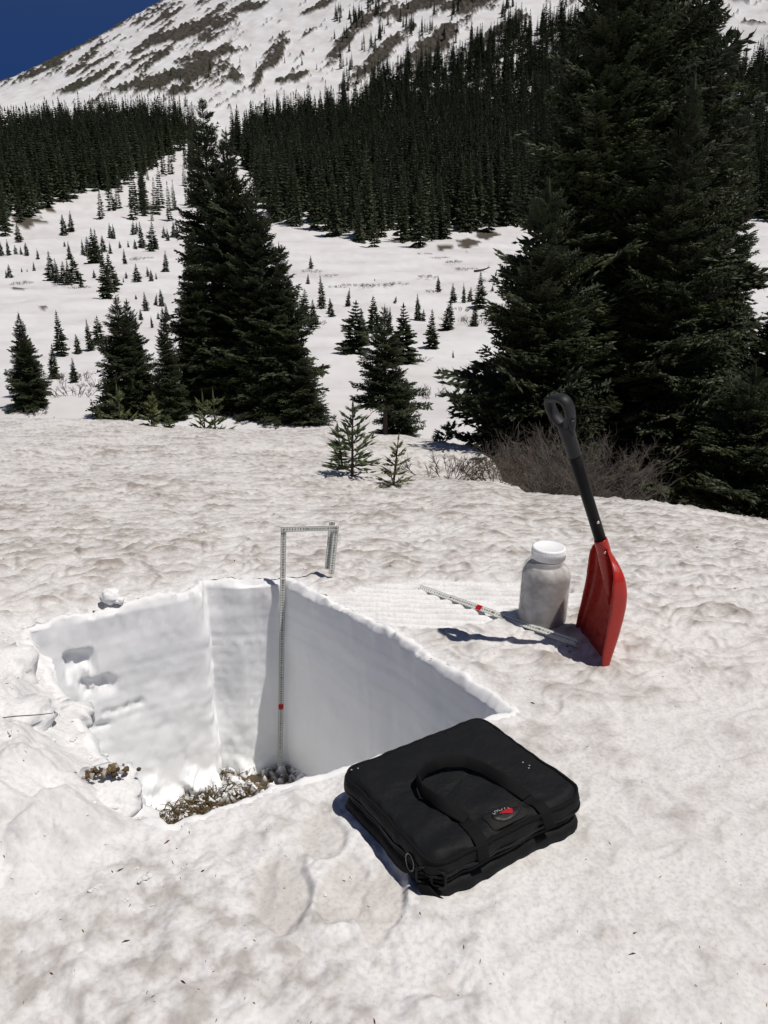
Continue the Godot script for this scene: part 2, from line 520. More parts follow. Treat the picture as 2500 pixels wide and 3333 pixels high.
# ------------------------------------------------------------------ the pit
func pit() -> void:
	# walk round the rim, counter-clockwise from above
	var rim := []
	var which := []
	for i in PIT.size():
		var a: Vector2 = PIT[i]
		var b: Vector2 = PIT[(i + 1) % PIT.size()]
		var n := int(ceil(a.distance_to(b) / 0.011))
		for k in n:
			rim.append(a.lerp(b, float(k) / n))
			which.append(i + float(k) / n)
	for pass_ in 2:
		var soft := rim.duplicate()
		for i in rim.size():
			soft[i] = (rim[i - 1] + rim[i] * 2.0 + rim[(i + 1) % rim.size()]) / 4.0
		rim = soft
	var out := []
	for i in rim.size():
		var t: Vector2 = rim[(i + 2) % rim.size()] - rim[i - 2]
		out.append(Vector2(-t.y, t.x).normalized())
	var middle := Vector2(-0.4, 2.3)
	var ds := [-4, -3, -2, -1, 0]   # the lip, then the wall
	var deep := 0.86
	var w: int = rim.size() + 1
	var v := PackedVector3Array()
	var c := PackedColorArray()
	for row in 80:
		for ii in w:
			var i: int = ii % rim.size()
			var p: Vector2 = rim[i]
			var o: Vector2 = out[i]
			var s: float = which[i]
			var n1 := n_hi.get_noise_2d(p.x * 9.0, p.y * 9.0 + 5.0)
			var n2 := n_hi.get_noise_2d(p.x * 30.0, p.y * 30.0)
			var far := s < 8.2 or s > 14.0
			var q: Vector2
			var y: float
			var col := FRESH
			if row < 5:
				var reach: float = [0.055, 0.032, 0.018, 0.009, 0.003][row] + [0.005, 0.005, 0.004, 0.003, 0.0025][row] * n2 + 0.011 * n1 * (1.0 if row > 1 else 0.3)
				q = p + o * reach
				snow_at(q.x, q.y)
				y = sn_y + [-0.016, -0.001, 0.002, 0.0, -0.008][row] + [0.0, 0.002, 0.003, 0.003, 0.003][row] * n2 + [0.0, 0.002, 0.005, 0.006, 0.006][row] * n1
				if s > 1.9 and s < 3.1 and row > 2: y -= 0.02 * exp(-pow((p.x + 0.5) / 0.05, 2.0)) * minf(1.0, row / 2.0)
				col = sn_c.lerp(FRESH, 0.25 + 0.15 * row)
			else:
				var d := 0.02 + (deep - 0.02) * (row - 5) / 74.0
				var f1 := n_lo.get_noise_3d(p.x * 2.6, d * 2.6, p.y * 2.6)
				var f2 := n_hi.get_noise_3d(p.x * 14.0, d * 10.0, p.y * 14.0)
				var f3 := n_hi.get_noise_3d(p.x * 45.0, d * 40.0, p.y * 45.0)
				var push := -0.004 - 0.02 * d + 0.012 * f1 + 0.0018 * f2 + 0.0014 * f3 + 0.01 * n1 * (1.0 - smoothstep(0.0, 0.12, d))
				# the cuts of the shovel, and beds of harder snow that stand out a little
				push += 0.0025 * n_hi.get_noise_2d(s * 9.0 + floorf(d * 4.0) * 3.3, d * 1.6)
				push += 0.0014 * n_hi.get_noise_2d(s * 0.5, d * 26.0)
				if s < 1.0:    # the wall on the left: hacked, with sampling slots
					push += 0.0025 * f2 * smoothstep(0.25, 0.5, d) - 0.012 * smoothstep(0.3, 0.8, d) * (0.5 + f1)
					for b in [[0.24, 0.17, 0.1, 0.05, 0.05], [0.33, 0.26, 0.12, 0.03, 0.05], [0.46, 0.375, 0.14, 0.012, 0.035], [0.27, 0.315, 0.05, 0.01, 0.02], [0.3, 0.42, 0.09, 0.012, 0.02]]:
						var lx := smoothstep(0.0, 0.03, b[2] - absf(s - b[0]) - 0.02 * f2)
						var top: float = b[1] - b[3]
						var g := smoothstep(top, top + 0.022, d + 0.006 * f2) * (1.0 - smoothstep(top + 1.4 * b[3], top + 3.2 * b[3], d))
						push += (0.35 + 0.5 * f2) * b[4] * lx * g
					for b in [[0.66, 0.3], [0.52, 0.42], [0.7, 0.5], [0.82, 0.36], [0.35, 0.55], [0.6, 0.62], [0.25, 0.6], [0.78, 0.64]]:
						var e := Vector2((s - b[0]) * 0.58, d - b[1]).length()
						push += 0.003 * exp(-e * e / 0.0006)
					push -= (0.04 + 0.05 * f2 + 0.04 * f1 + 0.01 * f3) * smoothstep(0.68, 0.85, d + 0.05 * f2) * smoothstep(0.0, 0.25, s)
				elif s < 2.0:
					push += 0.005 * f2
				elif s < 3.0:  # the back of the notch, with a rounded rib
					push += -0.010 * exp(-pow((p.x + 0.54) / 0.05, 2.0)) + 0.006 * f2 * smoothstep(0.5, 0.8, d)
					push -= 0.06 * smoothstep(0.72, 0.85, d + 0.06 * f2) * exp(-pow((p.x + 0.52) / 0.07, 2.0))
				elif s > 7.6:
					push += 0.02 * f2 + 0.03 * d
				q = p + o * push
				snow_at(p.x, p.y)
				y = drift(p.x, p.y) - d
				col = Color(0.95, 0.962, 0.972) if s > 1.0 else Color(0.91, 0.925, 0.937)
				# dusty layers in the snow, level with the surface
				var dd := d + 0.006 * f1 + 0.003 * f2
				col = col.lerp(Color(0.74, 0.7, 0.66), 0.5 * exp(-pow((dd - 0.14) / 0.009, 2.0)) * (0.7 + f1) + 0.3 * exp(-pow((dd - 0.215) / 0.007, 2.0)) + 0.25 * exp(-pow((dd - 0.09) / 0.006, 2.0)) + 0.16 * exp(-pow((dd - 0.31) / 0.012, 2.0)) + 0.34 * (1.0 - smoothstep(0.02, 0.15, dd)) * (0.7 + f2))
				col = col.lerp(Color(0.91, 0.93, 0.945), clampf(0.35 + f1 + 0.5 * f2, 0.0, 0.8) * 0.6)
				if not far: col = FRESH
			v.append(Vector3(q.x, y, -q.y))
			c.append(col)
	struct("pit_wall", grid_mesh(v, c, w), m_wall)
	# the floor: turf and soil under crumbs of snow
	v = PackedVector3Array()
	c = PackedColorArray()
	var nx := 150
	for j in 130:
		for i in nx:
			var x := -1.15 + 1.5 * i / (nx - 1.0)
			var zf := 1.48 + 1.48 * j / 129.0
			var f1 := n_hi.get_noise_2d(x * 7.0, zf * 7.0)
			var f2 := n_hi.get_noise_2d(x * 28.0, zf * 28.0)
			var drop := n_lo.get_noise_2d(x * 4.0 + 60.0, zf * 4.0) 
			var snowy := smoothstep(-0.1, 0.25, f1 * 0.8 + f2 * 0.6 + drop * 0.5 - 0.12 + 0.4 * smoothstep(-0.5, -0.35, x))
			var turf := exp(-pow((x + 0.72) / 0.16, 2.0) - pow((zf - 2.56) / 0.12, 2.0))
			snowy = maxf(0.0, snowy - turf * 0.9)
			snowy = maxf(snowy, smoothstep(-0.8, -0.86, x + 0.1 * f1))
			v.append(Vector3(x, -0.825 + 0.022 * f1 + 0.014 * f2 + 0.02 * snowy, -zf))
			var soil := Color(0.075, 0.06, 0.045).lerp(Color(0.2, 0.15, 0.08), clampf(0.5 + f2, 0.0, 1.0) * (0.3 + 0.7 * turf))
			c.append(soil.lerp(Color(0.8, 0.81, 0.82), snowy))
	struct("pit_floor", grid_mesh(v, c, nx), m_far)
	# straw of last year's grass, and crumbs of snow
	var st := stool()
	var rn := RandomNumberGenerator.new()
	rn.seed = 5
	for i in 260:
		var on := i % 5
		var b := Vector3(rn.randfn(-0.725, 0.085), -0.815, -rn.randfn(2.55, 0.06))
		if on > 2: b = Vector3(rn.randfn(-0.6, 0.1), -0.815, -rn.randfn(2.66, 0.06))
		var a := rn.randf() * TAU
		var up := rn.randf_range(0.05, 0.6) if i % 9 else rn.randf_range(0.8, 1.6)
		var d := Vector3(cos(a), up, sin(a)).normalized() * rn.randf_range(0.03, 0.085)
		var bend := Vector3(rn.randfn(0, 0.01), -0.008, rn.randfn(0, 0.01))
		st.set_color([Color(0.17, 0.12, 0.06), Color(0.1, 0.075, 0.045), Color(0.06, 0.048, 0.035)][i % 3])
		tube(st, [b, b + d * 0.5 - bend, b + d], [0.0022, 0.0018, 0.0008], 3, false)
	var g := put("dead_grass", done(st), m_twig)
	tag(g, "matted brown dead grass on the bare floor of the snow pit", "grass", "", "stuff")
	st = stool()
	st.set_color(Color(0.68, 0.685, 0.69))
	for k in 3:
		ball(st, Vector3(0.015 * k, 0, 0), Vector3.ONE * [0.011, 0.008, 0.006][k], 0.7, k * 3.0, 5, 7)
	var crumb := done(st)
	var spots := []
	for i in 170:
		var a: Vector2 = PIT[0].lerp(PIT[1], rn.randf_range(0.3, 1.0))
		var q := a + Vector2(rn.randf_range(0.0, 0.22), -rn.randf_range(0.02, 0.16))
		if i % 3 == 0: q = Vector2(rn.randf_range(-0.65, -0.3), rn.randf_range(2.55, 2.85))
		spots.append(Transform3D(Basis.from_euler(Vector3(rn.randf() * 6, rn.randf() * 6, 0)).scaled(Vector3.ONE * rn.randf_range(0.2, 0.7)), Vector3(q.x, -0.815 + rn.randf() * 0.012, -q.y)))
	# crumbs on the heap and the trodden snow
	for i in 420:
		var x := rn.randf_range(-1.35, 0.1)
		var zf := rn.randf_range(1.3, 2.45)
		var heapward := -0.45 - x - 0.75 * (zf - 1.5)
		if heapward < 0.0 and zf > 1.6 or rn.randf() > (0.75 if heapward > 0.0 else 0.3): continue
		snow_at(x, zf)
		spots.append(Transform3D(Basis.from_euler(Vector3(rn.randf() * 6, rn.randf() * 6, 0)).scaled(Vector3(1.3, 0.8, 1.1) * (0.1 + 0.55 * pow(rn.randf(), 4.0))), Vector3(x, sn_y + 0.001, -zf)))
	var cr := scatter("snow_crumb", crumb, m_far, spots)
	tag(cr, "loose white snow crumbs on the pit floor and the spoil heap", "snow", "", "stuff")

func scatter(called: String, mesh: Mesh, mat: Material, spots: Array, tints := [], parent: Node = self) -> MultiMeshInstance3D:
	var mm := MultiMesh.new()
	mm.transform_format = MultiMesh.TRANSFORM_3D
	mm.use_colors = not tints.is_empty()
	mm.mesh = mesh
	mm.instance_count = spots.size()
	for i in spots.size():
		mm.set_instance_transform(i, spots[i])
		if tints: mm.set_instance_color(i, tints[i])
	var o := MultiMeshInstance3D.new()
	o.name = numbered(called) if parent == self else called
	o.multimesh = mm
	o.material_override = mat
	parent.add_child(o, true)
	return o

# ------------------------------------------------------------------ spruces
const NEEDLE := Color(0.020, 0.028, 0.0125)
const TIP := Color(0.036, 0.046, 0.017)
const STEM := Color(0.07, 0.052, 0.038)

# one shoot: a spindle of needles with single needles standing out
func shoot(v: PackedVector3Array, c: PackedColorArray, a: Vector3, d: Vector3, l: float, r: float, col: Color, tip: Color, spikes: int) -> void:
	var f := frame(d)
	var u: Vector3 = f[0] * r
	var w: Vector3 = f[1] * r
	var m := a + d * l * 0.4
	var e := a + d * l
	var ring := [m + u, m + w, m - u, m - w]
	for i in 4:
		var p: Vector3 = ring[i]
		var q: Vector3 = ring[(i + 1) % 4]
		v.append_array(PackedVector3Array([a, p, q, p, e, q]))
		c.append_array(PackedColorArray([col, col, col, col, tip, col]))
	for i in spikes:
		var t := rng.randf_range(0.15, 1.0)
		var b := a + d * l * t
		var g := rng.randf() * TAU
		var o := (f[0] * cos(g) + f[1] * sin(g)) as Vector3
		var n := (d * 0.8 + o).normalized()
		var s := d.cross(n).normalized() * r * 0.16
		v.append_array(PackedVector3Array([b - s, b + n * r * 1.75 + d * r * 0.4, b + s]))
		c.append_array(PackedColorArray([col, tip, col]))

func stick(v: PackedVector3Array, c: PackedColorArray, a: Vector3, b: Vector3, ra: float, rb: float, col: Color) -> void:
	var f := frame((b - a).normalized())
	for i in 3:
		var g := TAU * i / 3.0
		var h := TAU * (i + 1) / 3.0
		var o: Vector3 = f[0] * cos(g) + f[1] * sin(g)
		var n: Vector3 = f[0] * cos(h) + f[1] * sin(h)
		v.append_array(PackedVector3Array([a + o * ra, b + o * rb, a + n * ra, a + n * ra, b + o * rb, b + n * rb]))
		for k in 6: c.append(col)

# a bough about one metre long that points along +x
func bough(seed_: int, twigs: int, spikes: int, r: float) -> ArrayMesh:
	rng.seed = seed_
	var v := PackedVector3Array()
	var c := PackedColorArray()
	var sag := rng.randf_range(0.12, 0.3)
	var at := func(t: float) -> Vector3: return Vector3(t, -sag * t + sag * 0.95 * t * t, 0.05 * sin(t * 5.0 + seed_) * t)
	for k in 5:
		stick(v, c, at.call(k / 5.0), at.call((k + 1) / 5.0), 0.013 * (1.0 - k / 5.5), 0.013 * (1.0 - (k + 1) / 5.5), STEM)
	for i in twigs:
		var t := 0.14 + 0.86 * (i + rng.randf() * 0.6) / twigs
		var side := 1.0 if i % 2 else -1.0
		var l := (0.44 * pow(1.0 - t, 0.75) + 0.1) * rng.randf_range(0.7, 1.15)
		var a := deg_to_rad(rng.randf_range(38.0, 62.0))
		var d := Vector3(cos(a), rng.randf_range(-0.3, 0.28), side * sin(a)).normalized()
		var p: Vector3 = at.call(t)
		shoot(v, c, p, d, l, r * 0.85, NEEDLE * rng.randf_range(0.8, 1.2), TIP, spikes)
		var k := 0.07
		var s2 := 1.0
		while k < l * 0.9:
			s2 = -s2
			var lean := Vector3(s2 * d.z * side, rng.randf_range(-0.25, 0.4), -s2 * d.x * side * 0.8)
			var d2 := (d * 0.9 + lean * 0.75 + Vector3(0.2, 0, 0)).normalized()
			shoot(v, c, p + d * k, d2, rng.randf_range(0.075, 0.14), r, NEEDLE * rng.randf_range(0.8, 1.3), TIP * rng.randf_range(0.8, 1.3), spikes)
			k += rng.randf_range(0.055, 0.085)
	shoot(v, c, at.call(0.9), Vector3(1, 0.22, 0).normalized(), 0.17, r, NEEDLE, TIP, spikes)
	return flat_mesh(v, c)

func trunk(h: float, r: float, seed_: float) -> ArrayMesh:
	var st := stool()
	var pts := []
	var rad := []
	for k in 9:
		var t := k / 8.0
		pts.append(Vector3(0.04 * h * 0.2 * n_lo.get_noise_2d(t * 2.0, seed_), -0.3 + (h + 0.25) * t, 0.03 * h * 0.2 * n_lo.get_noise_2d(t * 2.0, seed_ + 9.0)))
		rad.append(maxf(r * (1.0 - t) + (0.35 * r if k == 0 else 0.0), 0.006))
	tube(st, pts, rad, 8)
	return done(st)

var boughs := []
func spruce(label: String, at: Vector3, h: float, rad: float, seed_: int, thick: float, low := 0.03, lift := 0.0, taper := 0.82) -> Node3D:
	var called := "spruce_tree"
	var group := ""
	var root := thing(called, label, "tree", at, group)
	put("trunk", trunk(h, 0.014 * h + 0.03, seed_), m_bark, root)
	var rn := RandomNumberGenerator.new()
	rn.seed = seed_ * 77 + 3
	for kind in 2:
		var spots := []
		var tints := []
		var y := low * h + kind * 0.05 * rad
		var turn := rn.randf() * TAU
		while y < h * 0.985:
			var t := y / h
			var n := int(round((7.0 if t < 0.8 else 5.0) * thick))
			for i in n:
				turn += 2.39996 + rn.randfn(0, 0.25)
				var lump := 0.86 + 0.55 * n_lo.get_noise_3d(cos(turn) * 1.4, t * 5.0 + seed_, sin(turn) * 1.4)
				var l := (rad * pow(1.0 - t, taper) * (0.8 + 0.2 * smoothstep(0.0, 0.12, t)) * lump * rn.randf_range(0.72, 1.12) + 0.05 * rad)
				var pitch := lerpf(-0.22, 0.75, pow(t, 1.3)) + lift + rn.randfn(0, 0.11)
				var b := Basis(Vector3.UP, turn) * Basis(Vector3.BACK, pitch) * Basis(Vector3.RIGHT, rn.randfn(0, 0.3))
				spots.append(Transform3D(b.scaled(Vector3.ONE * l), Vector3(0, y + rn.randfn(0, 0.04) * rad, 0)))
				var g := rn.randf_range(0.7, 1.2) * (1.0 + 1.1 * maxf(0.0, n_lo.get_noise_3d(cos(turn) * 1.1 + 20.0, t * 6.0 + seed_, sin(turn) * 1.1)))
				tints.append(Color(g * rn.randf_range(0.9, 1.15), g, g * rn.randf_range(0.85, 1.1)))
			y += (0.2 + 0.1 * (1.0 - t)) * maxf(rad * 0.62, 0.3) * rn.randf_range(0.8, 1.2)
		scatter("crown", boughs[(seed_ + kind) % boughs.size()], m_needle, spots, tints, root).set_meta("kind", "stuff")
	var v := PackedVector3Array()
	var c := PackedColorArray()
	rng.seed = seed_
	shoot(v, c, Vector3(0, h * 0.95, 0), Vector3.UP, h * 0.05 + 0.12, 0.03, NEEDLE, TIP, 14)
	put("leader_shoot", flat_mesh(v, c), m_needle, root)
	return root

# whole small crowns, height 1
func cone_crown(seed_: int, whorls: int, fine: int, wide: float, bare := 0.04) -> ArrayMesh:
	rng.seed = seed_
	var v := PackedVector3Array()
	var c := PackedColorArray()
	var turn := 0.0
	for k in whorls:
		var t := bare + (0.97 - bare) * pow(float(k) / whorls, 0.92)
		var n := 8 if t < 0.75 else 5
		for i in n:
			turn += 2.39996
			var lump := 0.85 + 0.6 * n_lo.get_noise_3d(cos(turn) * 1.5, t * 4.0 + seed_ * 3.7, sin(turn) * 1.5)
			var l := wide * (pow(1.0 - t, 0.85) * lump * rng.randf_range(0.7, 1.15) + 0.06)
			var pitch := lerpf(-0.35, 0.7, t) + rng.randfn(0, 0.1)
			var d := Vector3(cos(turn) * cos(pitch), sin(pitch), sin(turn) * cos(pitch))
			var a := Vector3(0, t, 0)
			var col := NEEDLE * rng.randf_range(0.7, 1.3)
			var tip := TIP * rng.randf_range(0.7, 1.3)
			shoot(v, c, a, d, l, l * 0.14 + 0.004, col, tip, 0)
			var side := d.cross(Vector3.UP).normalized()
			for m in fine:
				var s := 1.0 if m % 2 else -1.0
				var q := 0.25 + 0.65 * m / maxf(fine, 1.0)
				var d2 := (d + side * s * rng.randf_range(0.6, 1.0) + Vector3(0, rng.randf_range(-0.25, 0.35), 0)).normalized()
				shoot(v, c, a + d * l * q, d2, l * (0.62 - 0.4 * q) * rng.randf_range(0.7, 1.2), l * 0.07 + 0.003, col, tip, 0)
	shoot(v, c, Vector3(0, 0.9, 0), Vector3.UP, 0.12, 0.014, NEEDLE, TIP, 0)
	return flat_mesh(v, c)

var cones := []
var cone_trunk: ArrayMesh
func small_spruce(label: String, at: Vector3, h: float, k: int, group := "", wide := 1.0, lean := 0.0) -> void:
	var root := thing("spruce_tree", label, "tree", at, group)
	put("trunk", cone_trunk, m_bark, root).scale = Vector3(h, h, h)
	put("crown", cones[k % cones.size()], m_needle, root).scale = Vector3(h * wide, h, h * wide)
	root.rotation = Vector3(0.0, k * 1.7, 0.0)
	root.basis = Basis(Vector3.BACK, lean) * root.basis

# young trees close by: every shoot drawn with its needles
func sapling(called: String, label: String, at: Vector3, h: float, wide: float, whorls: int, seed_: int, col: Color, r: float, lean := Vector3.ZERO, group := "", skirt := 0.0) -> void:
	var root := thing(called, label, "sapling", at, group)
	rng.seed = seed_
	var up := (Vector3.UP + lean).normalized()
	var st := stool()
	tube(st, [up * -0.06, up * h * 0.5, up * h * 0.95], [0.012 * h + 0.006, 0.007 * h + 0.004, 0.003], 6)
	put("trunk", done(st), m_bark, root)
	var v := PackedVector3Array()
	var c := PackedColorArray()
	var turn := rng.randf() * TAU
	for k in whorls:
		var t := 0.06 + 0.86 * k / whorls
		for i in (6 if t < 0.6 else 4):
			turn += 2.39996 + rng.randfn(0, 0.3)
			var l := h * wide * (pow(1.0 - t, 0.8) * rng.randf_range(0.6, 1.15) + 0.1)
			var pitch := lerpf(0.05, 0.75, t) + rng.randfn(0, 0.15) - skirt * (1.0 - smoothstep(0.0, 0.3, t))
			var d := Vector3(cos(turn) * cos(pitch), sin(pitch), sin(turn) * cos(pitch))
			var a := up * h * t
			var tone := col * rng.randf_range(0.75, 1.25)
			var e := a + d * l * 0.45 + Vector3(0, 0.04 * l, 0)
			stick(v, c, a, e, 0.0035, 0.0025, STEM)
			var d1 := (d + Vector3(0, 0.22, 0)).normalized()
			shoot(v, c, a + d * l * 0.12, d, l * 0.5, r, tone, tone * 1.25, 16)
			shoot(v, c, e - d * l * 0.05, d1, l * 0.62, r, tone, tone * 1.5, 18)
			var side := d.cross(Vector3.UP).normalized()
			for m in 2 + int(l / 0.07):
				var s := 1.0 if m % 2 else -1.0
				var q := rng.randf_range(0.3, 0.8)
				var d2 := (d + side * s * rng.randf_range(0.6, 1.0) + Vector3(0, rng.randf_range(0.0, 0.4), 0)).normalized()
				shoot(v, c, a + d * l * q, d2, l * rng.randf_range(0.22, 0.42), r * 0.9, tone, tone * 1.5, 12)
	shoot(v, c, up * h * 0.84, up, h * 0.16, r * 0.9, col, col * 1.4, 20)
	put("crown", flat_mesh(v, c), m_needle, root)

# bare, many-branched bushes
func grow(st: SurfaceTool, a: Vector3, d: Vector3, l: float, r: float, left: int, col: Color) -> void:
	var mid := a + d * l * 0.5 + Vector3(rng.randfn(0, 0.05), rng.randfn(0, 0.05), rng.randfn(0, 0.05)) * l
	var b := a + d * l + Vector3(rng.randfn(0, 0.05), 0.05, rng.randfn(0, 0.05)) * l
	st.set_color(col * rng.randf_range(0.75, 1.25))
	tube(st, [a, mid, b], [r, r * 0.85, r * 0.7], 3, false)
	if left == 0: return
	for k in rng.randi_range(2, 4):
		var from := a.lerp(b, rng.randf_range(0.35, 1.0))
		var n := (d + Vector3(rng.randfn(0, 0.5), rng.randfn(0.08, 0.4), rng.randfn(0, 0.5))).normalized()
		grow(st, from, n, l * rng.randf_range(0.5, 0.8), r * 0.68, left - 1, col)

func shrub_mesh(seed_: int, stems: int, spread: float, tall: float, r: float, depth: int, col: Color, flat := 0.0) -> ArrayMesh:
	rng.seed = seed_
	var st := stool()
	for i in stems:
		var a := rng.randf() * TAU
		var q := sqrt(rng.randf())
		var from := Vector3(cos(a) * q, 0, sin(a) * q) * spread * 0.55
		var d := Vector3(cos(a) * q * 1.1, 1.0 - flat, sin(a) * q * 1.1).normalized()
		grow(st, from - d * 0.05, d, tall * rng.randf_range(0.3, 0.5), r, depth, col)
	return done(st)

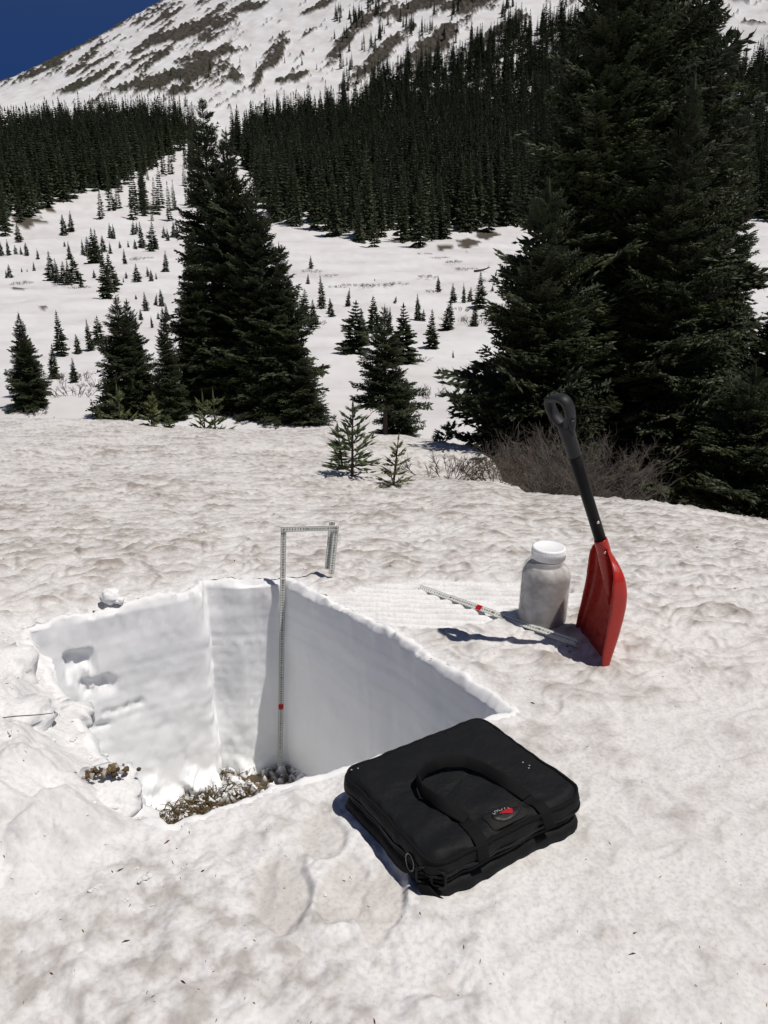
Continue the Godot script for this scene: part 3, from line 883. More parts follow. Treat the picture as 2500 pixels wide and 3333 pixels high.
func trees() -> void:
	for k in 5: boughs.append(bough(11 + k * 7, 30, 5, 0.021))
	for k in 6: cones.append(cone_crown(40 + k, [20, 17, 22, 18, 24, 15][k], 6, [0.25, 0.3, 0.21, 0.27, 0.19, 0.33][k]))
	cone_trunk = trunk(0.95, 0.02, 3.0)
	# the big spruces on the right
	var k0 := 0
	for t in [
		["medium spruce with long boughs reaching left over the snow mound", 1.4, 7.75, 1.4, 1.08, 1.1, 0.06, 0.72],
		["tall dark spruce behind the shovel grip, left of the thick trunk", 2.4, 9.7, 4.6, 1.75, 1.25, 0.04, 0.7],
		["dark spruce between the long boughed one and the tall ones behind", 2.22, 9.4, 3.6, 1.4, 1.2, 0.05, 0.7],
		["tallest dark spruce with a thick trunk behind the shovel", 3.0, 10.3, 6.0, 1.75, 1.25, 0.06, 0.7],
		["lighter green spruce standing before the tallest one, its tip against it", 2.85, 8.7, 2.35, 1.15, 1.1, 0.1, 0.8],
		["tall dark spruce right of the thick trunked one", 3.55, 10.6, 2.9, 1.35, 1.25, 0.02, 0.62],
		["dark spruce cut by the right edge of the view", 4.3, 8.9, 0.75, 1.5, 1.2, 0.0, 0.75],
		["low dark spruce filling the gap at the foot of the right group", 3.45, 7.9, -0.2, 1.3, 1.15, 0.0, 0.75],
		["low dark spruce at the right edge before the taller ones", 4.2, 7.5, -0.7, 1.2, 1.15, 0.0, 0.75]]:
		k0 += 1
		var y := land(t[1], t[2])
		spruce(t[0], Vector3(t[1], y, -t[2]), t[3] - y, t[4], k0 * 3 - 1, t[5], t[6], -0.04, t[7])
	spruce("distant spruce whose tip shows beside the right group's top", polar(21.0, 33.0), 11.3, 1.9, 17, 0.9)
	# the clumps beyond the crest
	var i := 0
	for t in [
[-10.94, 34.5, 10.87, 2.30, "tallest dark spruce of the left clump, with the highest pointed top"],
		[-9.64, 32.5, 9.79, 2.20, "dark spruce standing just right of the tallest tree in the left clump"],
		[-8.12, 31.0, 8.04, 2.00, "broad dark spruce forming the middle right flank of the left clump"],
		[-6.73, 30.5, 6.11, 1.70, "shorter dark spruce on the right shoulder of the left clump"],
		[-5.41, 29.5, 2.30, 1.10, "low wide spruce at the right foot of the left clump"],
		[-12.26, 32.0, 6.21, 1.25, "dark spruce hugging the left edge of the left clump"],
		[0.05, 26.5, 4.23, 1.50, "spruce with a bare lower trunk standing alone behind the snow crest"],
		[1.02, 27.5, 2.17, 0.90, "low bushy spruce at the foot of the bare trunked spruce"],
		[-17.07, 31.0, 4.07, 1.35, "bushy many topped spruce left of the left clump"],
		[-16.44, 31.5, 3.96, 1.20, "right hand leader tree fused to the bushy many topped spruce"],
		[-14.31, 30.0, 3.70, 0.75, "slender spruce standing between bushy spruce and left clump"],
		[-22.75, 34.5, 2.67, 0.95, "thick dark spruce near the left edge, in front of a paler one"],
		[-22.84, 37.0, 3.26, 0.85, "pale topped spruce behind the thick dark one at left edge"],
	]:
		spruce(t[4], polar(t[0], t[1]), t[2], t[3], 20 + i * 3, 1.05, 0.3 if i == 6 else 0.02, 0.0, 0.72 if i < 6 else 0.8)
		i += 1
	# single trees on the slope
	i = 0
	for t in [
[-20.68, 55.0, 2.72, "narrow pointed spruce on the left snow slope"],
		[-19.66, 55.2, 1.15, "small spruce just right of the narrow pointed one"],
		[-21.27, 44.0, 1.67, "round based spruce in front of the narrow pointed one"],
		[-20.09, 42.5, 1.18, "light small spruce at the edge of the brush on the left"],
		[-18.90, 55.5, 1.89, "thin spruce peeping out left of the bushy many topped spruce"],
		[-18.40, 57.5, 1.89, "second thin spruce behind the bushy many topped spruce"],
		[-17.60, 86.5, 4.32, "largest spruce above the bushy many topped one on the left slope"],
		[-17.20, 95.5, 3.87, "spruce tucked behind the largest one above the bushy spruce"],
		[-16.92, 100.5, 1.48, "small spruce at right foot of the largest one above the bushy spruce"],
		[-20.68, 109.2, 3.48, "left end spruce of the dense dark cluster on the left slope"],
		[-20.33, 106.2, 2.70, "spruce second from the left in the dense dark cluster"],
		[-20.02, 104.5, 2.58, "spruce in the middle of the dense dark cluster"],
		[-19.70, 105.0, 2.67, "spruce right of middle in the dense dark cluster"],
		[-19.31, 107.0, 3.26, "right end tall spruce of the dense dark cluster"],
		[-19.02, 101.0, 1.63, "little spruce below the right end of the dense dark cluster"],
		[-15.67, 103.5, 2.01, "full conical spruce alone on the open left slope"],
		[-15.16, 149.2, 4.09, "tallest cone among small trees below the scattered woods"],
		[-14.57, 142.8, 4.41, "tall spruce just right of the tallest cone below the woods"],
		[-15.32, 79.0, 1.66, "small spruce with snow round its foot left of the big clump"],
		[-14.29, 83.5, 1.61, "thin upright spruce beside the big clump's left edge"],
		[-14.69, 84.0, 1.08, "leaning thin spruce beside the big clump's left edge"],
		[-15.66, 71.8, 0.88, "tiny spruce below the one with snow round its foot"],
		[-15.02, 66.8, 0.91, "tiny bent spruce left of the slender spruce"],
		[-14.60, 72.2, 0.60, "tiny spruce left of the slender tree's tip"],
		[-14.06, 71.0, 1.39, "small spruce half hidden by the big clump's left side"],
		[-13.70, 64.8, 0.61, "small spruce at the lower left edge of the big clump"],
		[-13.88, 117.0, 2.66, "tall thin spruce close to the big clump's left side"],
		[-15.85, 88.0, 0.50, "tiny round seedling on the open left slope"],
		[-4.07, 75.8, 2.82, "pointed spruce just right of the big clump"],
		[-5.27, 69.0, 2.53, "spruce touching the right side of the big clump"],
		[-4.67, 64.2, 2.13, "spruce with low wide skirt right of the big clump"],
		[-3.50, 70.8, 1.52, "short spruce at right foot of the pointed one"],
		[-4.95, 100.8, 1.21, "small spruce high on the slope right of the big clump"],
		[-4.72, 116.0, 1.73, "slim small spruce highest on the slope right of the clump"],
		[-2.39, 76.8, 1.64, "leaning short spruce left of the middle thicket"],
		[-2.00, 48.5, 3.01, "wide spruce at the left of the middle thicket"],
		[-1.47, 56.2, 2.22, "spruce fused behind the wide one in the middle thicket"],
		[-0.63, 62.0, 2.59, "narrow spruce at the back of the middle thicket"],
		[0.32, 61.5, 1.89, "spruce at the back centre of the middle thicket"],
		[1.32, 46.0, 3.25, "tall full spruce at the right of the middle thicket"],
		[2.25, 70.5, 2.15, "pointed spruce right of the middle thicket"],
		[2.58, 70.0, 1.01, "small spruce at the foot of the pointed one right of thicket"],
		[3.20, 53.2, 2.40, "two tiered spruce right of the middle thicket"],
		[4.16, 60.8, 2.03, "left leaning thin spruce on the right part of the slope"],
		[5.93, 61.8, 1.84, "dark spruce with round base near the right tree group"],
		[4.51, 82.8, 1.81, "small spruce left of the trio on the upper right slope"],
		[5.23, 82.5, 1.83, "bushy spruce left in the trio on the upper right slope"],
		[5.62, 83.2, 1.36, "thin spruce in the middle of the trio on the upper right slope"],
		[6.29, 80.2, 3.26, "tallest cone of the trio on the upper right slope"],
		[3.55, 92.5, 1.59, "small spruce beside brush on the upper right slope"],
		[7.23, 109.0, 0.87, "tiny spruce highest near the right tree group"],
		[7.06, 92.8, 0.70, "tiny spruce touching the right tree group's branches"],
		[4.63, 50.2, 0.48, "tiny bent seedling below the right part of the slope"],
		[0.72, 81.2, 0.63, "tiny leaning seedling above the middle thicket"],
		[-22.22, 156.8, 3.18, "lone spruce beside the brown bare patch at far left"],
		[-19.62, 167.2, 3.52, "left one of two dark spruces below the left woods"],
		[-19.23, 171.5, 3.59, "right one of two dark spruces below the left woods"],
	]:
		var lean := -0.16 if String(t[3]).contains("lean") else 0.0
		var p := polar(t[0], t[1])
		small_spruce(t[3], p, t[2], i, "", 1.3 if String(t[3]).contains("wide") or String(t[3]).contains("full") else 0.85 + 0.3 * fposmod(i * 0.37, 1.0), lean + 0.05 * sin(i * 2.1))
		i += 1
	for t in [[-23.2, 115, 1.0], [-23.0, 115, 1.6], [-22.3, 121, 0.6], [-22.0, 120, 0.4], [-21.6, 120, 1.3], [-18.2, 112, 1.1], [-16.5, 104, 0.6], [-16.3, 109, 0.8], [-15.0, 112, 1.2], [-14.8, 104, 1.3], [-14.5, 106, 0.8], [-23.3, 138, 2.3], [-22.9, 138, 2.3], [-22.5, 140, 1.4], [-22.2, 140, 1.3], [-21.9, 136, 1.8], [-21.3, 134, 1.4], [-17.0, 162, 2.4], [-16.8, 161, 2.5], [-15.6, 168, 2.3], [-15.4, 170, 1.8], [-15.6, 146, 1.5], [-16.0, 148, 1.1], [-16.5, 146, 1.2], [-16.3, 126, 2.0], [-13.8, 163, 2.0], [-13.6, 159, 2.1], [-13.2, 164, 2.6], [-13.0, 162, 2.5], [-18.1, 129, 4.7], [-18.7, 138, 2.2], [-18.4, 138, 2.6], [-17.9, 131, 4.4], [-17.5, 143, 2.5], [-17.1, 140, 1.8], [-17.7, 125, 1.3], [-19.5, 134, 2.5], [-19.7, 151, 0.9], [-14.3, 148, 1.8], [-0.6, 104, 0.3]]:
		i += 1
		small_spruce("tiny dark spruce scattered on the open slope below the woods", polar(t[0], t[1]), t[2], i, "tiny spruces scattered on the slope")
	woods()
	# young trees at the crest
	sapling("spruce_sapling", "bushy young spruce growing from the crest in the middle", Vector3(-0.215, drift(-0.215, 5.5) - 0.02, -5.5), 0.56, 0.42, 9, 3, Color(0.06, 0.078, 0.036), 0.0088, Vector3(0.02, 0, 0), "", 0.75)
	sapling("spruce_sapling", "short side sapling left of the bushy young spruce", Vector3(-0.29, drift(-0.29, 5.75) - 0.02, -5.75), 0.36, 0.26, 7, 8, Color(0.06, 0.078, 0.036), 0.01, Vector3(-0.1, 0, 0))
	sapling("spruce_sapling", "sparse yellowish sapling right of the bushy young spruce", Vector3(0.06, drift(0.06, 5.3) - 0.01, -5.3), 0.36, 0.38, 5, 5, Color(0.095, 0.1, 0.04), 0.0075, Vector3(0.1, 0, 0))
	sapling("spruce_sapling", "yellowish leaning sapling on the crest before the left clump", Vector3(-2.45, drift(-2.45, 8.75), -8.75), 0.36, 0.36, 7, 11, Color(0.09, 0.1, 0.035), 0.013, Vector3(0.12, 0, 0))
	sapling("spruce_sapling", "tiny seedling on the crest right of the yellowish leaning one", Vector3(-2.24, drift(-2.24, 8.65), -8.65), 0.13, 0.5, 4, 12, Color(0.06, 0.075, 0.03), 0.011)
	sapling("spruce_sapling", "dark leaning sapling poking up behind the shaded snow mound", Vector3(0.56, drift(0.56, 8.25) - 0.05, -8.25), 0.3, 0.55, 5, 14, Color(0.035, 0.045, 0.02), 0.014, Vector3(0.55, 0, 0))
	var j := 0
	for t in [[-23.1, 11.3, 0.3, "small sapling behind the crest, nearest to the left edge"], [-21.6, 11.2, 0.4, "dark sapling behind the crest below the thick dark spruce"], [-18.95, 11.6, 0.46, "upright sapling behind the crest left of the bushy spruce"], [-19.95, 11.4, 0.2, "low sapling touching the upright sapling behind the crest"], [-17.6, 12.2, 0.62, "pale sapling at the left foot of the bushy many topped spruce"], [-11.5, 11.9, 0.6, "light green sapling in front of the left clump"], [-12.2, 12.1, 0.5, "smaller light green sapling beside the one before the left clump"]]:
		j += 1
		var p := polar(t[0], t[1])
		var crest := drift(t[1] * sin(deg_to_rad(t[0])), 9.2) - 0.12
		var up: float = maxf(crest - p.y - 0.55, 0.0)
		sapling("spruce_sapling", t[3], p, t[2] + up, 0.34, 9, 30 + j, Color(0.05, 0.063, 0.028) if j < 5 else Color(0.075, 0.09, 0.036), 0.016)
	shrubs()

func woods() -> void:
	var far := []
	for k in 4: far.append(cone_crown(90 + k, [20, 22, 19, 21][k], 2, [0.17, 0.15, 0.19, 0.14][k], 0.06))
	var rn := RandomNumberGenerator.new()
	rn.seed = 21
	var all := []
	for i in 21000:
		var az := rn.randf_range(-25.0, 25.0)
		var r := sqrt(rn.randf_range(140.0 * 140.0, 610.0 * 610.0))
		var lo := steps(az, [-25.0, -23.2, -21.6, -21.0, -18.8, -16.7, -14.9, -12.8, -11.2, -10.4, -9.4, -7.0, -3.8, -0.3, 3.9, 8.0, 25.0], [165, 171, 176, 194, 219, 230, 258, 312, 365, 600, 330, 178, 172, 148, 158, 178, 185])
		var hi := steps(az, [-25.0, -22.0, -17.0, -14.9, -12.6, -11.8, -11.0, -10.4, -9.4, -6.4, -0.8, 5.0, 9.5, 15.0, 22.0, 25.0], [322, 350, 424, 404, 380, 368, 360, 300, 345, 385, 425, 462, 478, 460, 400, 390])
		var h := rn.randf_range(5.0, 11.0) + 4.0 * rn.randf() + 3.0 * n_hi.get_noise_2d(az * 1.3, r * 0.04)
		lo += 16.0 * n_hi.get_noise_2d(az * 2.0 + 60.0, 3.0)
		var ok: bool = r > lo and r < hi + 30.0 * n_hi.get_noise_2d(az * 1.2, 9.0) and n_hi.get_noise_2d(az * 1.6 + 5.0, r * 0.05) > -0.42
		if not ok:
			# stragglers: below the left woods, and up the mountain above the right ones
			if az > -17.5 and az < -11.2 and r > 185.0 and r < lo and rn.randf() < 0.2 + 0.5 * n_hi.get_noise_2d(az * 1.7, r * 0.03):
				h = rn.randf_range(3.5, 9.5)
				ok = true
			elif az > -3.0 and az < 12.0 and r >= hi and r < 600.0 and n_hi.get_noise_2d(az * 0.9 + 8.0, r * 0.02) > 0.12 and rn.randf() < 0.3:
				h = rn.randf_range(4.0, 9.0)
				ok = true
			elif az > -15.0 and az < -4.0 and r > 400.0 and r < 560.0 and rn.randf() < 0.012:
				h = rn.randf_range(3.0, 6.0)
				ok = true
		if ok: all.append([r, az, h])
	all.sort_custom(func(a, b): return a[0] < b[0])
	var near := 0
	var left := []
	var right := []
	for t in all:
		var p := polar(t[1], t[0])
		var k := int(absf(t[1] * 13.0)) % 4
		var turn := Basis(Vector3.UP, t[1] * 7.0)
		var wide: float = 1.0 + 0.3 * n_hi.get_noise_2d(t[1] * 20.0, t[0])
		var b := turn.scaled(Vector3(t[2] * wide, t[2], t[2] * wide))
		if near < 150:
			near += 1
			var is_left: bool = t[1] < -10.0
			var root := thing("spruce_tree", "dark slender spruce on the lower edge of the left woods" if is_left else "dark slender spruce on the lower edge of the right woods", "tree", p, "spruces along the edge of the left woods" if is_left else "spruces along the edge of the right woods")
			put("trunk", cone_trunk, m_bark, root).basis = Basis().scaled(Vector3(t[2], t[2], t[2]))
			put("crown", far[k], m_needle, root).basis = b
			continue
		(left if t[1] < -10.2 else right).append([k, Transform3D(b, p)])
	for side in 2:
		var root := thing("spruce_forest", ["dense dark spruce woods on the hillside at left", "dense dark spruce woods climbing the mountain at right"][side], "forest")
		root.set_meta("kind", "stuff")
		for k in 4:
			var spots := []
			var tints := []
			for t in (left if side == 0 else right):
				if t[0] == k:
					spots.append(t[1])
					var g := rn.randf_range(0.75, 1.2)
					tints.append(Color(g, g, g))
			if spots.is_empty(): continue
			var o := scatter("tree_mass", far[k], m_needle, spots, tints, root)
			o.set_meta("kind", "stuff")

func shrubs() -> void:
	var o := put("bare_bush", shrub_mesh(3, 84, 0.54, 0.95, 0.0046, 4, Color(0.15, 0.13, 0.115)), m_twig)
	o.position = Vector3(1.42, land(1.42, 6.5) + 0.12, -6.5)
	tag(o, "big bare grey brown bush behind the shovel handle", "bush")
	o = put("bare_bush", shrub_mesh(9, 26, 0.3, 0.62, 0.005, 4, Color(0.155, 0.135, 0.12)), m_twig)
	o.position = Vector3(1.85, land(1.85, 6.3) + 0.08, -6.3)
	tag(o, "bare bush right of the shovel handle, joined to the big one", "bush")
	o = put("bare_bush", shrub_mesh(6, 26, 0.6, 0.27, 0.0036, 3, Color(0.115, 0.085, 0.07), 0.6), m_twig)
	o.position = Vector3(0.48, drift(0.48, 5.95) + 0.005, -5.95)
	tag(o, "low sprawling bare twigs on the crest right of the saplings", "bush")
	o = put("bare_bush", shrub_mesh(16, 18, 0.36, 0.28, 0.0034, 3, Color(0.115, 0.085, 0.07), 0.45), m_twig)
	o.position = Vector3(0.78, drift(0.78, 5.75) + 0.01, -5.75)
	tag(o, "small bare bush between the sprawling twigs and the big bush", "bush")
	var brush := [shrub_mesh(21, 26, 1.6, 0.9, 0.012, 2, Color(0.12, 0.1, 0.085)), shrub_mesh(22, 22, 1.3, 0.7, 0.012, 2, Color(0.13, 0.11, 0.095))]
	var k := 0
	for t in [[-22.9, 33.5, 0.7, "leafless brush at the left foot of the thick dark spruce"], [-20.2, 36.0, 0.9, "leafless brush right of the thick dark spruce"], [-19.6, 43.5, 0.9, "leafless brush under the light small spruce on the left"], [-20.9, 43.0, 0.9, "leafless brush at the foot of the round based spruce"], [-18.7, 41.0, 1.0, "leafless brush left of the bushy many topped spruce"], [2.9, 37.0, 0.9, "thin brush on the bare slope right of the bare trunked spruce"], [1.9, 47.0, 1.1, "brush on the hump behind the middle thicket"], [6.3, 64.0, 1.3, "brush in front of the dark spruce with the round base"], [4.6, 66.0, 1.2, "brush in front of the two tiered spruce"], [7.5, 80.0, 1.3, "brush at the foot of the tallest cone of the trio"], [5.0, 79.0, 1.1, "brush below the left tree of the trio"], [-4.6, 68.0, 0.9, "brush under the spruce with the low wide skirt"]]:
		k += 1
		o = put("bare_bush", brush[k % 2], m_twig)
		o.position = polar(t[0], t[1])
		o.scale = Vector3(t[2], t[2] * 0.8, t[2])
		o.rotation.y = k * 1.3
		tag(o, t[3], "bush")
	for t in [[-3.0, 98.0], [-1.9, 101.0], [-1.2, 96.0], [-4.7, 112.0], [-3.4, 109.0], [2.9, 104.0], [3.6, 128.0], [4.4, 124.0], [2.6, 134.0], [5.3, 118.0], [1.0, 99.0], [-0.2, 97.0], [6.4, 92.0], [7.0, 101.0], [3.3, 92.0], [-20.0, 104.0], [-19.2, 100.0], [-22.5, 108.0], [-16.0, 132.0], [-15.2, 134.0]]:
		k += 1
		o = put("bare_bush", brush[k % 2], m_twig)
		o.position = polar(t[0], t[1])
		o.scale = Vector3(1.6, 0.6, 1.2)
		o.rotation.y = k * 1.3
		tag(o, "thin streak of low leafless brush far up the open slope", "bush", "low brush on the far slope")
	var st := stool()
	tube(st, [Vector3(-1.0, 0.1, 0), Vector3(0.2, 0.28, 0.1), Vector3(1.1, 0.62, 0.1)], [0.16, 0.13, 0.05], 6)
	tube(st, [Vector3(0.7, 0.45, 0.1), Vector3(1.0, 0.9, 0.0)], [0.05, 0.02], 4)
	o = put("fallen_log", done(st), m_bark)
	o.position = polar(6.3, 116.0)
	tag(o, "dark fallen log lying on the far slope below the right woods", "log")

# ------------------------------------------------------------------ folding rules
const DIGITS := [0x7b6f, 0x2c97, 0x73e7, 0x73cf, 0x5bc9, 0x79cf, 0x79ef, 0x7249, 0x7bef, 0x7bcf]
func rule_print() -> ImageTexture:
	var im := Image.create(2048, 32, false, Image.FORMAT_RGB8)
	im.fill(Color(0.86, 0.87, 0.84))
	var ink := Color(0.2, 0.2, 0.2)
	for mm in 2000:
		var l := 3 if mm % 10 else 6
		if mm % 10 == 5: l = 4
		if mm % 2 == 0 or mm % 10 == 5:
			im.fill_rect(Rect2i(mm, 0, 1, l), ink if mm % 10 == 0 else Color(0.6, 0.6, 0.58))
			im.fill_rect(Rect2i(mm, 28 - l, 1, l), ink if mm % 10 == 0 else Color(0.6, 0.6, 0.58))
	for cm in range(1, 200):
		var s := str(cm % 100) if cm % 10 else str(cm)
		for k in s.length():
			var g: int = DIGITS[int(s[k])]
			for b in 15:
				if g >> (14 - b) & 1:
					im.fill_rect(Rect2i(cm * 10 - s.length() * 2 + k * 4 + b % 3, 9 + (b / 3) * 2, 1, 2), ink)
	im.fill_rect(Rect2i(283, 0, 22, 28), Color(0.72, 0.05, 0.06))
	return ImageTexture.create_from_image(im)

# one slat of a folding rule: along +y, print on both broad faces (+z and -z)
func slat_mesh(cm: float, long: float, wide := 0.0195, thick := 0.0032) -> ArrayMesh:
	var st := stool()
	var u0 := cm * 10.0 / 2048.0
	var u1 := (cm + long * 100.0) * 10.0 / 2048.0
	var x := wide / 2
	var z := thick / 2
	var e := 0.002
	st.set_smooth_group(-1)
	var outline := [Vector2(-x + e, 0), Vector2(x - e, 0), Vector2(x, e), Vector2(x, long - e), Vector2(x - e, long), Vector2(-x + e, long), Vector2(-x, long - e), Vector2(-x, e)]
	for s in [1.0, -1.0]:
		for i in range(1, 7):
			var tri := [outline[0], outline[i + 1], outline[i]] if s > 0 else [outline[0], outline[i], outline[i + 1]]
			for p in tri:
				st.set_uv(Vector2(lerpf(u0, u1, p.y / long), (0.5 + p.x / wide) * 0.875))
				st.add_vertex(Vector3(p.x, p.y, z * s))
	for i in 8:
		var a: Vector2 = outline[i]
		var b: Vector2 = outline[(i + 1) % 8]
		for q in [Vector3(a.x, a.y, -z), Vector3(a.x, a.y, z), Vector3(b.x, b.y, -z), Vector3(b.x, b.y, -z), Vector3(a.x, a.y, z), Vector3(b.x, b.y, z)]:
			st.set_uv(Vector2(u0, 0.94))
			st.add_vertex(q)
	st.generate_normals()
	return st.commit()

func rivet_mesh(r := 0.0032, h := 0.0012) -> ArrayMesh:
	var st := stool()
	lathe(st, [Vector2(r, 0), Vector2(r, h * 0.6), Vector2(r * 0.6, h), Vector2(0.0001, h * 1.1)], 10, true, false)
	return done(st)

# a chain of slats from joint to joint; `face` is the direction the print faces
func rule(label: String, joints: Array, cm: float, face: Vector3, stack := []) -> void:
	var root := thing("folding_ruler", label, "ruler", joints[0])
	var brass := look(Color(0.2, 0.15, 0.08), 0.5)
	brass.metallic = 0.5
	var rv := rivet_mesh()
	for i in joints.size() - 1:
		var a: Vector3 = joints[i] - joints[0]
		var b: Vector3 = joints[i + 1] - joints[0]
		var y := (b - a).normalized()
		var x := y.cross(face).normalized()
		var z := x.cross(y)
		var off := z * (0.0018 if i % 2 else -0.0018)
		var head := 0.0 if i == 0 else 0.009
		var tail := 0.0 if i == joints.size() - 2 else 0.009
		var s := put("ruler_slat", slat_mesh(cm, (b - a).length() + head + tail), m_rule, root)
		s.transform = Transform3D(Basis(x, y, z), a - y * head + off)
		cm += (b - a).length() * 100.0
		if i < joints.size() - 2:
			var q := put("rivet", rv, brass, root)
			q.transform = Transform3D(Basis(x, z, -y), b + z * 0.0036)
	for s in stack:   # slats still folded together
		var a: Vector3 = s[0] - joints[0]
		var b: Vector3 = s[1] - joints[0]
		var y := (b - a).normalized()
		var x := y.cross(face).normalized()
		var o := put("ruler_slat", slat_mesh(s[2], (b - a).length()), m_rule, root)
		o.transform = Transform3D(Basis(x, y, x.cross(y)), a)

func rules() -> void:
	var f := Vector3(0.25, 0.0, 1.0).normalized()
	var top := Vector3(-0.361, 0.204, -2.864)
	var foot := Vector3(-0.413, -0.815, -2.826)
	var j := [foot]
	var d := (top - foot).normalized()
	var at := foot + d * 0.028
	for k in 5:
		j.append(top - d * 0.2 * (4 - k) - d * 0.012)
	j[0] = foot
	j.append(j[5] + Vector3(0.187, -0.012, -0.045))
	j.append(Vector3(-0.196, -0.002, -2.9))
	var e: Vector3 = j[6]
	rule("white folding ruler standing in the pit's corner, its top bent into a hook", j, 0.0, f, [[e + Vector3(-0.016, 0.02, -0.008), Vector3(-0.212, 0.013, -2.913), 140.0], [e + Vector3(-0.014, 0.018, -0.013), Vector3(-0.21, 0.011, -2.918), 160.0]])
	# the second one lies on the snow before the bottle
	var a := Vector3(0.127, 0.0, -2.828)
	var b := Vector3(0.598, 0.0, -2.344)
	var g := (b - a).normalized()
	var js: Array[Vector3] = [a, a + g * 0.158, a + g * 0.345, a + g * 0.535, b]
	for p in js.size():
		snow_at(js[p].x, -js[p].z)
		js[p].y = sn_y
	# it rests on the two highest bumps under it
	var lift := -1.0
	for k in 31:
		var q := a.lerp(b, k / 30.0)
		snow_at(q.x, -q.z)
		lift = maxf(lift, sn_y - lerpf(js[0].y, js[4].y, k / 30.0))
	var y0 := js[0].y
	var y1 := js[4].y
	for p in js.size():
		js[p].y = lerpf(y0, y1, a.distance_to(Vector3(js[p].x, 0, js[p].z)) / a.distance_to(b)) + lift + 0.003
	var up := Vector3(0.15, 0.62, 0.75).normalized()
	rule("white folding ruler lying on the snow in front of the bottle", js, 0.0, up, [[js[3] + up * -0.006 - g * 0.016, js[4] + up * -0.006, 80.0], [js[3] + up * -0.0098 - g * 0.012, js[4] + up * -0.0098 + g * 0.01, 100.0], [js[3] + up * -0.0136 - g * 0.014, js[4] + up * -0.0136 - g * 0.004, 120.0]])

# ------------------------------------------------------------------ bottle
func bottle() -> void:
	var root := thing("plastic_bottle", "wide mouthed white plastic bottle packed with dirty snow, standing upright", "bottle", Vector3(0.524, -0.022, -2.541))
	root.rotation.z = -0.03
	root.scale = Vector3(1.0, 1.085, 1.0)
	var shell := look(Color(0.84, 0.84, 0.82), 0.34, 0.5)
	shell.transparency = BaseMaterial3D.TRANSPARENCY_ALPHA
	shell.albedo_color.a = 0.2
	var white := look(Color(0.84, 0.85, 0.86), 0.42, 0.5)
	var st := stool()
	lathe(st, [Vector2(0.070, 0.0), Vector2(0.0765, 0.003), Vector2(0.0805, 0.012), Vector2(0.081, 0.03), Vector2(0.081, 0.168), Vector2(0.0795, 0.184), Vector2(0.0745, 0.198), Vector2(0.066, 0.209), Vector2(0.058, 0.216), Vector2(0.0535, 0.221), Vector2(0.052, 0.235)], 56, true, true)
	put("body", done(st), shell, root)
	# the snow inside
	var v := PackedVector3Array()
	var c := PackedColorArray()
	var n := 73
	for j in 44:
		var y := 0.004 + 0.196 * j / 41.0
		var r := 0.0788
		if y > 0.168: r = 0.0788 - 0.02 * pow((y - 0.168) / 0.035, 2.0)
		if j > 41:
			y = 0.205
			r = 0.04 if j == 42 else 0.001
		for i in n:
			var a := TAU * i / (n - 1.0)
			var q := Vector3(cos(a), y * 13.0, -sin(a))
			var f1 := n_hi.get_noise_3d(q.x * 1.2, q.y * 1.2, q.z * 1.2)
			var f2 := n_hi.get_noise_3d(q.x * 4.5, q.y * 4.5, q.z * 4.5)
			v.append(Vector3(cos(a) * (r + 0.0012 * f2 - 0.001), y, -sin(a) * (r + 0.0012 * f2 - 0.001)))
			var col := Color(0.27, 0.26, 0.25).lerp(Color(0.56, 0.55, 0.54), clampf(0.35 + 1.1 * f1 + 0.5 * f2, 0.0, 1.0))
			var rust := exp(-pow((a - 5.25 + 0.5 * f1) / 0.34, 2.0)) * smoothstep(0.0, 0.05, y) * (1.0 - smoothstep(0.14, 0.21, y))
			col = col.lerp(Color(0.26, 0.175, 0.15), clampf(rust * (0.75 + 1.2 * f2), 0.0, 0.8))
			col = col.lerp(Color(0.17, 0.155, 0.135), 0.75 * (1.0 - smoothstep(0.015, 0.1, y + 0.03 * f1)))
			c.append(col)
	put("snow_inside", grid_mesh(v, c, n), m_far, root)
	st = stool()
	lathe(st, [Vector2(0.052, 0.222), Vector2(0.0545, 0.2225), Vector2(0.0545, 0.252), Vector2(0.0535, 0.2555), Vector2(0.0505, 0.2575), Vector2(0.046, 0.2578), Vector2(0.045, 0.257), Vector2(0.001, 0.2572)], 60, true, false)
	var lid := put("lid", done(st), white, root)
	st = stool()
	for i in 72:
		var a := TAU * i / 72.0
		tube(st, [Vector3(cos(a) * 0.0545, 0.226, -sin(a) * 0.0545), Vector3(cos(a) * 0.0545, 0.249, -sin(a) * 0.0545)], [0.0007, 0.0007], 4, true)
	put("grip_ribs", done(st), white, lid)
	st = stool()
	lathe(st, [Vector2(0.0525, 0.2145), Vector2(0.0565, 0.2155), Vector2(0.0565, 0.2185), Vector2(0.0525, 0.2195)], 48, false, false)
	put("neck_ring", done(st), shell, root)

